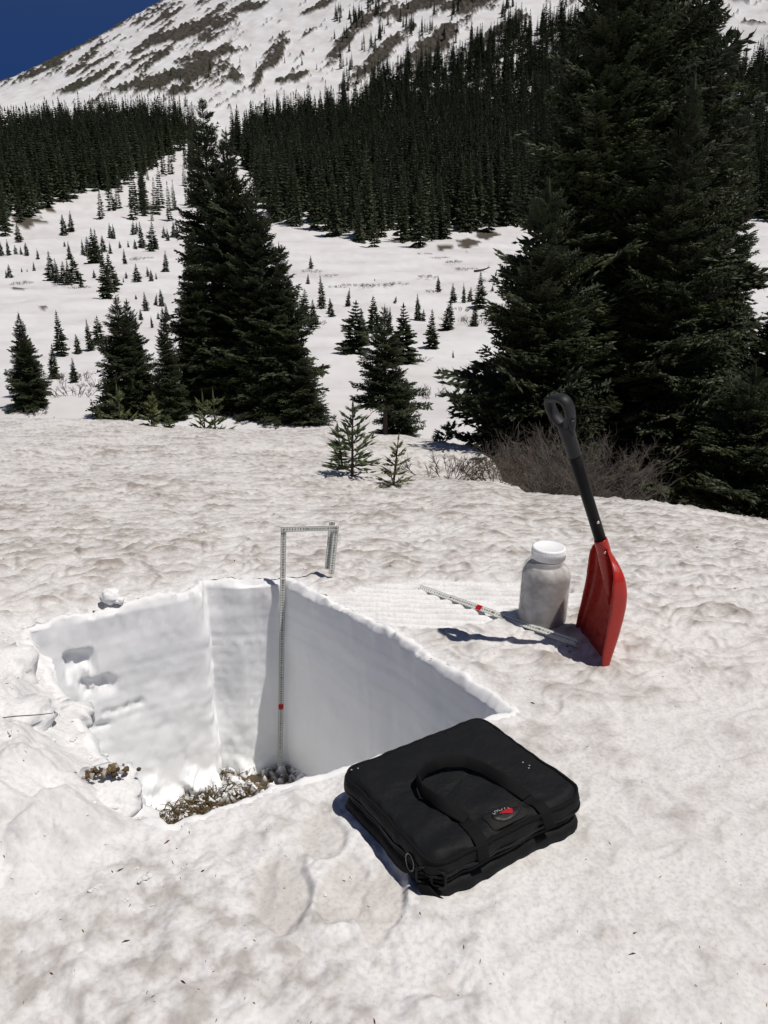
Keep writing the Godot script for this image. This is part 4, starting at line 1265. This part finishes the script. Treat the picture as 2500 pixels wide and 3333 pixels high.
# ------------------------------------------------------------------ shovel
func shovel() -> void:
	var root := thing("snow_shovel", "red bladed snow shovel with black handle stuck upright in the snow", "shovel", Vector3(0.652, -0.008, -2.343))
	root.basis = Basis(Vector3(0.989, 0, -0.148), Vector3.UP, Vector3(0.148, 0, 0.989))
	var st := stool()
	var rings := []
	for k in 34:
		var y := -0.05 + 0.395 * k / 33.0
		var p := steps(y, [-0.05, 0.0, 0.05, 0.1, 0.16, 0.2, 0.235, 0.27, 0.3, 0.345], [-0.012, 0.0, 0.012, 0.0235, 0.034, 0.0385, 0.0385, 0.034, 0.026, 0.006])
		var hw := steps(y, [-0.05, 0.0, 0.21, 0.25, 0.285, 0.315, 0.335, 0.345], [0.114, 0.118, 0.114, 0.112, 0.105, 0.084, 0.05, 0.03])
		var fl := steps(y, [-0.05, 0.0, 0.06, 0.14, 0.22, 0.27, 0.31, 0.345], [0.020, 0.026, 0.040, 0.050, 0.054, 0.046, 0.028, 0.008])
		var path := []
		for i in 5:  # far flange
			path.append(Vector2(p - fl * 0.6 + fl * 0.6 * i / 4.0 * 0.86, -hw + 0.004 * pow(i / 4.0, 2.0) - 0.006))
		path.append(Vector2(p - 0.002, -hw + 0.003))
		for i in 15:
			var w := lerpf(-hw + 0.012, hw - 0.012, i / 14.0)
			var dish := 0.006 * (1.0 - pow(w / hw, 2.0)) * smoothstep(0.0, 0.1, y)
			var rib := 0.004 * exp(-pow((absf(w) - 0.055) / 0.008, 2.0)) * smoothstep(0.02, 0.07, y) * (1.0 - smoothstep(0.2, 0.25, y))
			path.append(Vector2(p + dish - rib, w))
		path.append(Vector2(p - 0.002, hw - 0.003))
		for i in 5:
			path.append(Vector2(p - fl * (i / 4.0) * 0.86 - fl * 0.14, hw - 0.004 * pow(1.0 - i / 4.0, 2.0) + 0.006))
		var ring := PackedVector3Array()
		var thick := 0.0013
		for side in 2:
			for ii in path.size():
				var i: int = ii if side == 0 else path.size() - 1 - ii
				var t: Vector2 = (path[mini(i + 1, path.size() - 1)] - path[maxi(i - 1, 0)]).normalized()
				var n := Vector2(t.y, -t.x) * (thick if side == 0 else -thick)
				ring.append(Vector3(path[i].x + n.x, y, path[i].y + n.y))
		ring.reverse()
		rings.append(ring)
	loft(st, rings)
	put("blade", done(st), m_red, root)
	# socket that runs down into the blade
	st = stool()
	var axis := Vector3(-0.36, 0.933, 0).normalized()
	var neck := Vector3(-0.010, 0.365, 0)
	tube(st, [Vector3(0.037, 0.15, 0), Vector3(0.034, 0.19, 0), Vector3(0.024, 0.25, 0), Vector3(0.011, 0.3, 0), neck - axis * 0.03, neck, neck + axis * 0.005], [0.003, 0.011, 0.0185, 0.0205, 0.0205, 0.0205, 0.0195], 20)
	put("socket", done(st), m_red, root)
	st = stool()
	tube(st, [neck - axis * 0.03, neck + axis * 0.33], [0.0172, 0.0172], 20)
	put("shaft", done(st), m_black, root)
	var grey := look(Color(0.015, 0.0155, 0.018), 0.55, 0.4)
	st = stool()
	tube(st, [neck + axis * 0.285, neck + axis * 0.287, neck + axis * 0.34, neck + axis * 0.372, neck + axis * 0.392], [0.0185, 0.0203, 0.0203, 0.0225, 0.021], 20)
	var sleeve := put("grip_sleeve", done(st), grey, root)
	# D grip: a closed loop whose plane is turned a little towards the blade's edge
	st = stool()
	var wd := Vector3(0.933 * 0.42, 0.36 * 0.42, 0.905).normalized()
	var nd := axis.cross(wd).normalized()
	var loop := []
	var side := []
	for k in 36:
		var a := TAU * k / 36.0
		var ca := cos(a)
		var sa := sin(a)
		var px := signf(ca) * pow(absf(ca), 0.55) * lerpf(0.02, 0.038, smoothstep(-1.0, 0.3, sa))
		var py := signf(sa) * pow(absf(sa), 0.7) * 0.042
		loop.append(neck + axis * (0.424 + py) + wd * px)
		side.append(nd)
	strap(st, loop, side, 0.034, 0.017, true)
	put("d_grip", done(st), grey, root)
	st = stool()
	tube(st, [neck + axis * 0.36 + wd * 0.018, neck + axis * 0.4 + wd * 0.034], [0.008, 0.012], 10)
	put("grip_brace", done(st), grey, sleeve)
	var steel := m_metal
	var rv := rivet_mesh(0.0046, 0.002)
	for q in [[neck + axis * -0.033 + Vector3(-0.004, 0, 0.0203), Vector3(-0.2, 0, 1)], [neck + axis * 0.07 + Vector3(0.004, 0, 0.0168), Vector3(0.1, 0, 1)], [Vector3(0.026, 0.262, -0.07), Vector3(-1, -0.2, 0)]]:
		var n: Vector3 = q[1].normalized()
		var x := n.cross(Vector3.UP).normalized()
		put("rivet", rv, steel, root).transform = Transform3D(Basis(x, n, x.cross(n)).scaled(Vector3.ONE * (1.0 if q[0].z > 0.0 else 1.5)), q[0])  # the larger far disc is added in place of a hole showing bright snow

# ------------------------------------------------------------------ bag
func outline(hx: float, hz: float, r: float, n := 160) -> PackedVector3Array:
	var out := PackedVector3Array()
	# walk round a rectangle with quarter circles at its corners
	var lens := [2.0 * (hz - r), PI / 2 * r, 2.0 * (hx - r), PI / 2 * r]
	var total := 4.0 * (hx + hz - 2.0 * r) + TAU * r
	for k in n:
		var s := total * k / n
		var quarter := 0
		while quarter < 7 and s > lens[quarter % 4]:
			s -= lens[quarter % 4]
			quarter += 1
		var p := Vector2.ZERO
		match quarter:
			0: p = Vector2(hx, -(hz - r) + s)
			1: p = Vector2(hx - r, hz - r) + Vector2(cos(s / r), sin(s / r)) * r
			2: p = Vector2(hx - r - s, hz)
			3: p = Vector2(-hx + r, hz - r) + Vector2(-sin(s / r), cos(s / r)) * r
			4: p = Vector2(-hx, hz - r - s)
			5: p = Vector2(-hx + r, -hz + r) - Vector2(cos(s / r), sin(s / r)) * r
			6: p = Vector2(-hx + r + s, -hz)
			_: p = Vector2(hx - r, -hz + r) + Vector2(sin(s / r), -cos(s / r)) * r
		out.append(Vector3(p.x, 0, -p.y))
	return out

func bag_top(x: float, z: float) -> float:
	var e := maxf(absf(x) / 0.195, absf(z) / 0.17)
	var y := 0.108 + 0.007 * (1.0 - pow(e, 4.0))
	y += 0.0045 * n_lo.get_noise_2d(x * 9.0, z * 9.0 + 30.0) + 0.0022 * n_hi.get_noise_2d(x * 22.0, z * 30.0)
	# folds that fan out from the handle's ends, and the sagging strip in front of the zip
	y -= 0.006 * exp(-pow((z - 0.118 - 0.02 * sin(x * 14.0)) / 0.008, 2.0)) * smoothstep(-0.17, -0.1, x) * (1.0 - smoothstep(0.13, 0.17, x))
	y += 0.004 * exp(-pow((z - 0.14) / 0.012, 2.0))
	y -= 0.004 * exp(-pow((x + 0.09 - 0.5 * (z - 0.06)) / 0.007, 2.0)) * smoothstep(-0.02, 0.04, z)
	y -= 0.003 * exp(-pow((x - 0.1 + 0.35 * (z - 0.06)) / 0.008, 2.0)) * smoothstep(0.0, 0.05, z)
	return y

func bag() -> void:
	var root := thing("laptop_bag", "black nylon laptop bag lying flat on the snow beside the pit", "bag", Vector3(0.17, -0.014, -1.572))
	root.basis = Basis(Vector3(0.839, 0, -0.545), Vector3.UP, Vector3(0.545, 0, 0.839)).orthonormalized().scaled(Vector3(1.06, 1.0, 1.06))
	var st := stool()
	var rings := []
	for p in [[0.0, 0.035], [0.004, 0.018], [0.012, 0.006], [0.022, 0.001], [0.034, 0.0], [0.043, 0.004], [0.048, 0.011], [0.053, 0.012], [0.058, 0.005], [0.066, 0.0], [0.08, -0.002], [0.094, 0.0], [0.101, 0.004], [0.1055, 0.009], [-1.0, 0.014], [-1.0, 0.022], [-1.0, 0.032], [-1.0, 0.042], [-1.0, 0.052], [-1.0, 0.064], [-1.0, 0.076], [-1.0, 0.09], [-1.0, 0.105], [-1.0, 0.12], [-1.0, 0.135], [-1.0, 0.15], [-1.0, 0.162]]:
		var ring := outline(0.195 - p[1], 0.17 - p[1], maxf(0.036 - p[1] * 0.2, 0.008))
		for i in ring.size():
			var q := ring[i]
			var f := n_hi.get_noise_3d(q.x * 14.0, p[0] * 30.0, q.z * 14.0)
			if p[0] < 0.0:
				q.y = bag_top(q.x, q.z)
			else:
				var fold := 0.005 * f + 0.006 * n_lo.get_noise_3d(q.x * 11.0 + 9.0, p[0] * 9.0, q.z * 11.0)
				q += Vector3(q.x, 0, q.z).normalized() * fold * smoothstep(0.0, 0.02, p[0])
				q.y = p[0] + 0.004 * n_lo.get_noise_2d(q.x * 12.0, q.z * 12.0) * smoothstep(0.0, 0.04, p[0])
				# the lower compartment sags out along the front
				if q.z > 0.1 and p[0] < 0.05: q.z += 0.009 * smoothstep(0.05, 0.015, p[0]) * (0.6 + 0.6 * n_lo.get_noise_2d(q.x * 12.0, 4.0))
			ring[i] = q
		rings.append(ring)
	loft(st, rings)
	put("body", done(st), m_cloth, root)
	# piping and zips that run round the bag
	for z in [["piping", 0.1015, 0.0035, 0.0046, m_strap], ["zip", 0.0515, 0.009, 0.0042, m_black], ["piping", 0.0065, 0.006, 0.003, m_strap], ["zip", 0.0725, -0.0015, 0.0022, m_black]]:
		st = stool()
		var base := outline(0.195 - z[2], 0.17 - z[2], 0.036)
		var pts := []
		var side := []
		for k in base.size():
			var q := base[k]
			q += Vector3(q.x, 0, q.z).normalized() * 0.006 * n_lo.get_noise_3d(q.x * 11.0 + 9.0, z[1] * 9.0, q.z * 11.0)
			q.y = z[1] + 0.004 * n_lo.get_noise_2d(q.x * 12.0, q.z * 12.0)
			pts.append(q)
			side.append(Vector3.UP)
		strap(st, pts, side, z[3] * 2.0, z[3] * 1.4, true)
		put(z[0], done(st), z[4], root)
	# the handle: a loop of webbing that has flopped back over the lid
	for h in [[Vector3(-0.07, 0.003, 0.11), Vector3(-0.081, 0.012, 0.082), Vector3(-0.096, 0.024, 0.045), Vector3(-0.106, 0.03, 0.005), Vector3(-0.094, 0.033, -0.03), Vector3(-0.06, 0.034, -0.048), Vector3(-0.016, 0.033, -0.048), Vector3(0.024, 0.03, -0.025), Vector3(0.046, 0.025, 0.014), Vector3(0.058, 0.018, 0.056), Vector3(0.067, 0.011, 0.092), Vector3(0.073, 0.003, 0.125)]]:
		var cv := Curve3D.new()
		for k in h.size():
			var t: Vector3 = (h[mini(k + 1, h.size() - 1)] - h[maxi(k - 1, 0)]) * 0.17
			cv.add_point(h[k] * Vector3(1.0, 0.72, 0.95) + Vector3(0, 0.114, 0.004), -t, t)
		var pts := []
		var side := []
		for k in 61:
			var t := k / 60.0
			pts.append(cv.sample_baked(cv.get_baked_length() * t))
			var lay := smoothstep(0.0, 0.22, t) * (1.0 - smoothstep(0.8, 1.0, t))
			side.append(Vector3(1.0 if t < 0.5 else 1.0, 0, 0).lerp(Vector3(0.25 if t < 0.5 else -0.6, 1.0 if t < 0.5 else 0.75, -0.35), lay).normalized() if t < 0.5 else Vector3(1, 0, 0).lerp(Vector3(0.35, 0.75, -0.5), lay).normalized())
		st = stool()
		strap(st, pts, side, 0.028, 0.005)
		put("handle", done(st), m_strap, root)
	for s in [-1.0, 1.0]:
		st = stool()
		var pts := []
		var side := []
		for k in 14:
			var z := lerpf(0.085, 0.168, k / 10.0) if k < 11 else 0.17 + 0.004 * (k - 10)
			var x: float = s * (0.072 + 0.012 * (k / 13.0))
			pts.append(Vector3(x, bag_top(x, minf(z, 0.158)) + 0.0025 if k < 10 else lerpf(0.108, 0.075, (k - 10) / 3.0), z))
			side.append(Vector3(1, 0, 0))
		strap(st, pts, side, 0.027, 0.0022)
		put("webbing", done(st), m_strap, root)
	# leather patch with an oval emblem
	var patch := put("patch", patch_mesh(0.004, 0.137, 0.046, 0.023, 0.0026, false), look(Color(0.016, 0.0155, 0.0145), 0.7, 0.25), root)
	put("emblem", patch_mesh(0.006, 0.137, 0.034, 0.0175, 0.0052, true), look(Color(0.008, 0.008, 0.009), 0.5), patch)
	st = stool()
	var pr := [Vector2(-0.012, 0.136), Vector2(0.012, 0.1285), Vector2(0.022, 0.1365), Vector2(0.014, 0.1475)]
	for tri in [[0, 1, 2], [0, 2, 3]]:
		for k in tri:
			st.add_vertex(Vector3(pr[k].x, bag_top(pr[k].x, pr[k].y) + 0.0064, pr[k].y))
	put("red_mark", done(st), look(Color(0.36, 0.012, 0.02), 0.5), patch)
	st = stool()
	for k in 7:
		var x := -0.019 + 0.0062 * k
		var z := 0.132 - 0.0065 * sin((k + 0.6) / 7.4 * PI)
		var y := bag_top(x, z) + 0.0066
		var hgt := 0.0055
		var lean := 0.0012 * (k - 3.0) / 3.0
		tube(st, [Vector3(x - 0.0018, y, z + hgt / 2), Vector3(x - 0.0018 + lean, y, z - hgt / 2)], [0.0006, 0.0006], 4)
		tube(st, [Vector3(x - 0.0018 + lean, y, z - hgt / 2 * (1.0 if k % 2 else 0.1)), Vector3(x + 0.0018, y, z + (-hgt / 2 if k % 3 else hgt / 2))], [0.0006, 0.0006], 4)
	put("lettering", done(st), look(Color(0.45, 0.47, 0.44), 0.6), patch)
	# carrying rings and buckle at the near corner
	st = stool()
	var ring := []
	var rs := []
	for k in 24:
		var a := TAU * k / 24.0
		ring.append(Vector3(-0.197, 0.066 + sin(a) * 0.02, 0.1 + cos(a) * 0.013))
		rs.append(Vector3(1, 0, 0))
	strap(st, ring, rs, 0.0035, 0.0035, true)
	put("d_ring", done(st), m_metal_dark(), root)
	for q in [[Vector3(-0.19, 0.092, 0.135), -0.5], [Vector3(-0.172, 0.09, 0.158), -0.9]]:
		st = stool()
		var bk := []
		var bs := []
		for k in 28:
			var a := TAU * k / 28.0
			bk.append(Vector3(signf(cos(a)) * pow(absf(cos(a)), 0.35) * 0.013, signf(sin(a)) * pow(absf(sin(a)), 0.35) * 0.017, 0))
			bs.append(Vector3(0, 0, 1))
		strap(st, bk, bs, 0.005, 0.004, true)
		for y in [-0.006, 0.006]:
			tube(st, [Vector3(-0.012, y, 0), Vector3(0.012, y, 0)], [0.002, 0.002], 6)
		var o := put("buckle", done(st), m_black, root)
		o.transform = Transform3D(Basis(Vector3.UP, q[1]), q[0] + Vector3(-0.006, -0.022, 0.007))
	st = stool()
	strap(st, [Vector3(-0.199, 0.056, 0.135), Vector3(-0.198, 0.04, 0.15), Vector3(-0.188, 0.024, 0.162), Vector3(-0.178, 0.014, 0.174), Vector3(-0.17, 0.009, 0.18)], [Vector3(0.6, 0.3, 0.6), Vector3(0.6, 0.3, 0.6), Vector3(0.6, 0.4, 0.6), Vector3(0.5, 0.6, 0.2), Vector3(0.5, 0.6, 0.0)], 0.024, 0.004)
	put("strap_end", done(st), m_strap, root)
	st = stool()
	for q in [[-0.175, -0.152], [-0.163, -0.145], [0.145, 0.03], [0.15, 0.045], [0.142, 0.052], [-0.02, 0.11]]:
		var lift := 0.05 if q[1] > -0.07 and q[1] < -0.05 else 0.0
		ball(st, Vector3(q[0], bag_top(q[0], q[1]) + 0.001 + lift, q[1]), Vector3(0.002, 0.001, 0.0018), 0.7, q[0] * 50.0, 5, 7)
	var fl := put("snow_fleck", done(st), look(Color(0.3, 0.31, 0.32), 0.8), root)
	fl.set_meta("kind", "stuff")

var dark_metal: StandardMaterial3D
func m_metal_dark() -> StandardMaterial3D:
	if dark_metal == null:
		dark_metal = look(Color(0.05, 0.05, 0.05), 0.35, 0.6)
	return dark_metal

func patch_mesh(cx: float, cz: float, hx: float, hz: float, lift: float, oval: bool) -> ArrayMesh:
	var st := stool()
	var rings := []
	for s in [[1.0, -0.002], [1.0, 0.6], [0.96, 1.0], [0.7, 1.0], [0.4, 1.0], [0.05, 1.0]]:
		var r := PackedVector3Array()
		for k in 48:
			var a := TAU * k / 48.0
			var e := 1.0 if oval else 0.35
			var x: float = cx + signf(cos(a)) * pow(absf(cos(a)), e) * hx * s[0]
			var z: float = cz - signf(sin(a)) * pow(absf(sin(a)), e) * hz * s[0]
			r.append(Vector3(x, bag_top(x, minf(z, 0.158)) + lift * s[1], z))
		rings.append(r)
	loft(st, rings, false, true)
	return done(st)

# ------------------------------------------------------------------ odds and ends on the snow
func oddments() -> void:
	var st := stool()
	ball(st, Vector3(0, 0.02, 0), Vector3(0.034, 0.026, 0.03), 0.32, 4.0, 14, 20)
	ball(st, Vector3(0.035, 0.008, 0.012), Vector3(0.014, 0.012, 0.014), 0.6, 8.0, 8, 10)
	var o := put("snow_ball", done(st), look(FRESH, 0.85, 0.2))
	snow_at(-0.944, 2.663)
	o.position = Vector3(-0.944, sn_y, -2.663)
	tag(o, "small loose lump of snow on the surface behind the pit", "snow lump")
	# blocks on the spoil heap
	for b in [[-0.93, 1.84, 0.1, 0.055, 0.085, "cut snow block on the heap, right under the thin dark wire"], [-1.08, 2.14, 0.12, 0.07, 0.1, "largest snow block high on the spoil heap"], [-0.84, 1.98, 0.06, 0.045, 0.06, "small snow block on the heap's edge toward the pit"], [-0.64, 1.63, 0.1, 0.04, 0.085, "rounded snow block carrying a clod of brown soil"], [-0.98, 1.62, 0.11, 0.06, 0.09, "snow block at the near foot of the spoil heap"]]:
		st = stool()
		var rings := []
		for k in 11:
			var v := -1.0 + 2.0 * k / 10.0
			var r := PackedVector3Array()
			for i in 40:
				var a := TAU * i / 40.0
				var sq := pow(1.0 - pow(absf(v), 3.5), 1.0 / 3.5)
				var e := 0.55
				var d := Vector3(signf(cos(a)) * pow(absf(cos(a)), e) * sq, v, -signf(sin(a)) * pow(absf(sin(a)), e) * sq)
				var s: float = 1.0 + 0.3 * n_lo.get_noise_3d(d.x * 1.2 + b[0] * 9.0, d.y * 1.2, d.z * 1.2) + 0.12 * n_hi.get_noise_3d(d.x * 3.0, d.y * 3.0 + b[1] * 9.0, d.z * 3.0) + 0.04 * n_hi.get_noise_3d(d.x * 9.0, d.y * 9.0, d.z * 9.0)
				r.append(d * Vector3(b[2], b[3], b[4]) * s * 0.8)
			rings.append(r)
		loft(st, rings)
		snow_at(b[0], b[1])
		o = put("snow_block", done(st), snow_block_mat())
		o.position = Vector3(b[0], sn_y - b[3] * 0.25, -b[1])
		o.rotation = Vector3(0.15 * sin(b[0] * 40.0), b[0] * 7.0, 0.2 * cos(b[1] * 30.0))
		tag(o, b[5], "snow block", "snow blocks dug out of the pit")
	# soil clod
	st = stool()
	rng.seed = 8
	for k in 46:
		var p := Vector3(rng.randfn(0, 0.026), rng.randf_range(-0.002, 0.01), rng.randfn(0, 0.009))
		p.z -= p.x * 0.3
		st.set_color([Color(0.12, 0.085, 0.045), Color(0.2, 0.15, 0.08), Color(0.07, 0.055, 0.04), Color(0.38, 0.34, 0.3)][k % 4])
		ball(st, p, Vector3.ONE * rng.randf_range(0.002, 0.0075), 0.9, k * 2.0, 5, 7)
	o = put("soil_clod", done(st), m_twig)
	snow_at(-0.655, 1.665)
	o.position = Vector3(-0.652, sn_y + 0.042, -1.648)
	tag(o, "crumbly brown soil clod stuck on a rounded snow block", "soil")
	st = stool()
	tube(st, [Vector3(-0.085, 0.0, 0.01), Vector3(-0.03, 0.004, 0.004), Vector3(0.03, 0.006, 0.0), Vector3(0.06, 0.008, -0.004)], [0.0013, 0.0013, 0.0012, 0.0009], 5)
	o = put("wire", done(st), look(Color(0.05, 0.05, 0.055), 0.4))
	snow_at(-0.87, 1.8)
	o.position = Vector3(-0.86, sn_y + 0.06, -1.765)
	tag(o, "thin dark straight wire lying on the spoil heap", "wire")
	# needles, seeds and bits of bark
	var v := PackedVector3Array()
	var c := PackedColorArray()
	for k in 2:
		var z := 0.0009 * (1 - 2 * k)
		v.append_array(PackedVector3Array([Vector3(-0.005, 0, 0), Vector3(0.001, 0.0007, z), Vector3(0.0055, 0, 0), Vector3(-0.005, 0, 0), Vector3(0.0055, 0, 0), Vector3(0.001, -0.0006, z)]))
	for k in v.size(): c.append(Color.WHITE)
	var spots := []
	var tints := []
	rng.seed = 77
	for i in 460:
		var zf := 1.0 + 4.2 * pow(rng.randf(), 1.6)
		var x := rng.randf_range(-0.62, 0.62) * (zf + 0.4)
		if inside(Vector2(x, zf), PIT): continue
		snow_at(x, zf)
		var s := rng.randf_range(0.35, 0.95) if i % 7 else rng.randf_range(0.9, 1.6)
		spots.append(Transform3D(Basis.from_euler(Vector3(rng.randf() * 6.0, rng.randf() * 6.3, rng.randfn(0, 0.25))).scaled(Vector3(s, s * (2.0 if i % 7 == 0 else 1.0), s * 1.3)), Vector3(x, sn_y + 0.0008, -zf)))
		tints.append([Color(0.16, 0.085, 0.035), Color(0.09, 0.06, 0.04), Color(0.24, 0.14, 0.045), Color(0.12, 0.05, 0.04)][i % 4])
	o = null
	var lt := scatter("needle_litter", flat_mesh(v, c), m_needle, spots, tints)
	tag(lt, "brown fallen needles and seeds strewn over the snow", "litter", "", "stuff")

var block_mat: StandardMaterial3D
func snow_block_mat() -> StandardMaterial3D:
	if block_mat == null:
		block_mat = m_snow.duplicate()
		block_mat.vertex_color_use_as_albedo = false
		block_mat.albedo_color = Color(0.78, 0.785, 0.79).linear_to_srgb()
	return block_mat

# ------------------------------------------------------------------
func _ready() -> void:
	var cam := Camera3D.new()
	cam.name = "camera"
	cam.position = Vector3(0, EYE, 0)
	cam.rotation_degrees = Vector3(-20, 0, 0)
	cam.fov = 62.0
	cam.near = 0.05
	cam.far = 4000.0
	add_child(cam)
	var sky_mat := ProceduralSkyMaterial.new()
	sky_mat.sky_top_color = Color(0.25, 0.295, 0.4)
	sky_mat.sky_horizon_color = Color(0.06, 0.21, 0.43)
	sky_mat.sky_curve = 0.3
	sky_mat.ground_bottom_color = Color(0.5, 0.5, 0.5)
	sky_mat.ground_horizon_color = Color(0.5, 0.5, 0.52)
	sky_mat.sun_angle_max = 4.0
	var sky := Sky.new()
	sky.sky_material = sky_mat
	var env := Environment.new()
	env.background_mode = Environment.BG_SKY
	env.sky = sky
	env.ambient_light_source = Environment.AMBIENT_SOURCE_SKY
	env.tonemap_mode = Environment.TONE_MAPPER_LINEAR
	env.tonemap_exposure = 0.97
	env.sdfgi_enabled = true
	env.ssao_enabled = true
	env.ssil_enabled = true
	var we := WorldEnvironment.new()
	we.name = "world_environment"
	we.environment = env
	add_child(we)
	var sun := DirectionalLight3D.new()
	sun.name = "sun"
	sun.light_energy = 1.3
	sun.light_color = Color(1.0, 0.975, 0.945)
	sun.light_angular_distance = 0.53
	sun.shadow_enabled = true
	sun.directional_shadow_max_distance = 300.0
	add_child(sun)
	sun.look_at_from_position(Vector3.ZERO, -Vector3(0.332, 0.934, 0.134), Vector3.FORWARD)

	n_lo.noise_type = FastNoiseLite.TYPE_SIMPLEX_SMOOTH
	n_lo.frequency = 1.0
	n_lo.fractal_octaves = 2
	n_lo.seed = 4
	n_hi.noise_type = FastNoiseLite.TYPE_SIMPLEX_SMOOTH
	n_hi.frequency = 1.0
	n_hi.fractal_octaves = 4
	n_hi.seed = 9
	n_warp.noise_type = FastNoiseLite.TYPE_SIMPLEX
	n_warp.frequency = 1.0
	n_warp.fractal_type = FastNoiseLite.FRACTAL_NONE
	n_warp.seed = 14
	n_cell.noise_type = FastNoiseLite.TYPE_CELLULAR
	n_cell.frequency = 1.0
	n_cell.fractal_type = FastNoiseLite.FRACTAL_NONE
	n_cell.cellular_distance_function = FastNoiseLite.DISTANCE_EUCLIDEAN
	n_cell.cellular_return_type = FastNoiseLite.RETURN_DISTANCE
	n_cell.seed = 23

	var grain := Gradient.new()
	grain.offsets = PackedFloat32Array([0.0, 0.45, 1.0])
	grain.colors = PackedColorArray([Color(0.86, 0.85, 0.84), Color(0.96, 0.958, 0.955), Color(1, 1, 1)])
	m_snow = tinted(0.72, 0.35)
	m_snow.albedo_texture = noise_tex(1024, 0.03, 3, FastNoiseLite.TYPE_SIMPLEX_SMOOTH, false, 1.0, grain)
	m_snow.normal_enabled = true
	m_snow.normal_texture = noise_tex(1024, 0.035, 6, FastNoiseLite.TYPE_SIMPLEX_SMOOTH, true, 7.0)
	m_snow.normal_scale = 0.3
	m_snow.uv1_triplanar = true
	m_snow.uv1_world_triplanar = true
	m_snow.uv1_scale = Vector3.ONE * 2.3
	m_wall = tinted(0.8, 0.2)
	m_far = tinted(0.8, 0.25)
	m_needle = tinted(0.6, 0.35)
	m_twig = tinted(0.85, 0.25)
	m_bark = look(Color(0.055, 0.042, 0.034), 0.9, 0.25)
	m_bark.normal_enabled = true
	m_bark.normal_texture = noise_tex(256, 0.05, 12, FastNoiseLite.TYPE_CELLULAR, true, 6.0)
	m_bark.uv1_triplanar = true
	m_bark.uv1_scale = Vector3(4, 1.5, 4)
	m_cloth = look(Color(0.0062, 0.0068, 0.0078), 0.66, 0.3)
	m_cloth.normal_enabled = true
	m_cloth.normal_texture = noise_tex(512, 0.02, 17, FastNoiseLite.TYPE_SIMPLEX_SMOOTH, true, 5.0)
	m_cloth.normal_scale = 0.6
	m_cloth.uv1_triplanar = true
	m_cloth.uv1_scale = Vector3.ONE * 6.0
	m_strap = look(Color(0.0062, 0.0062, 0.0066), 0.8, 0.25)
	m_black = look(Color(0.0045, 0.0045, 0.005), 0.5, 0.3)
	m_red = look(Color(0.37, 0.021, 0.013), 0.42, 0.45)
	m_red.roughness_texture = noise_tex(256, 0.02, 31, FastNoiseLite.TYPE_SIMPLEX_SMOOTH)
	m_red.roughness = 0.6
	m_red.uv1_triplanar = true
	m_red.uv1_scale = Vector3.ONE * 5.0
	m_metal = look(Color(0.6, 0.6, 0.6), 0.35)
	m_metal.metallic = 0.8
	m_rule = look(Color(0.62, 0.63, 0.6), 0.5)
	m_rule.albedo_texture = rule_print()
	m_rule.albedo_color = Color(1, 1, 1)

	snow_field()
	snow_slope()
	mountain()
	pit()
	trees()
	shovel()
	bag()
	bottle()
	rules()
	oddments()
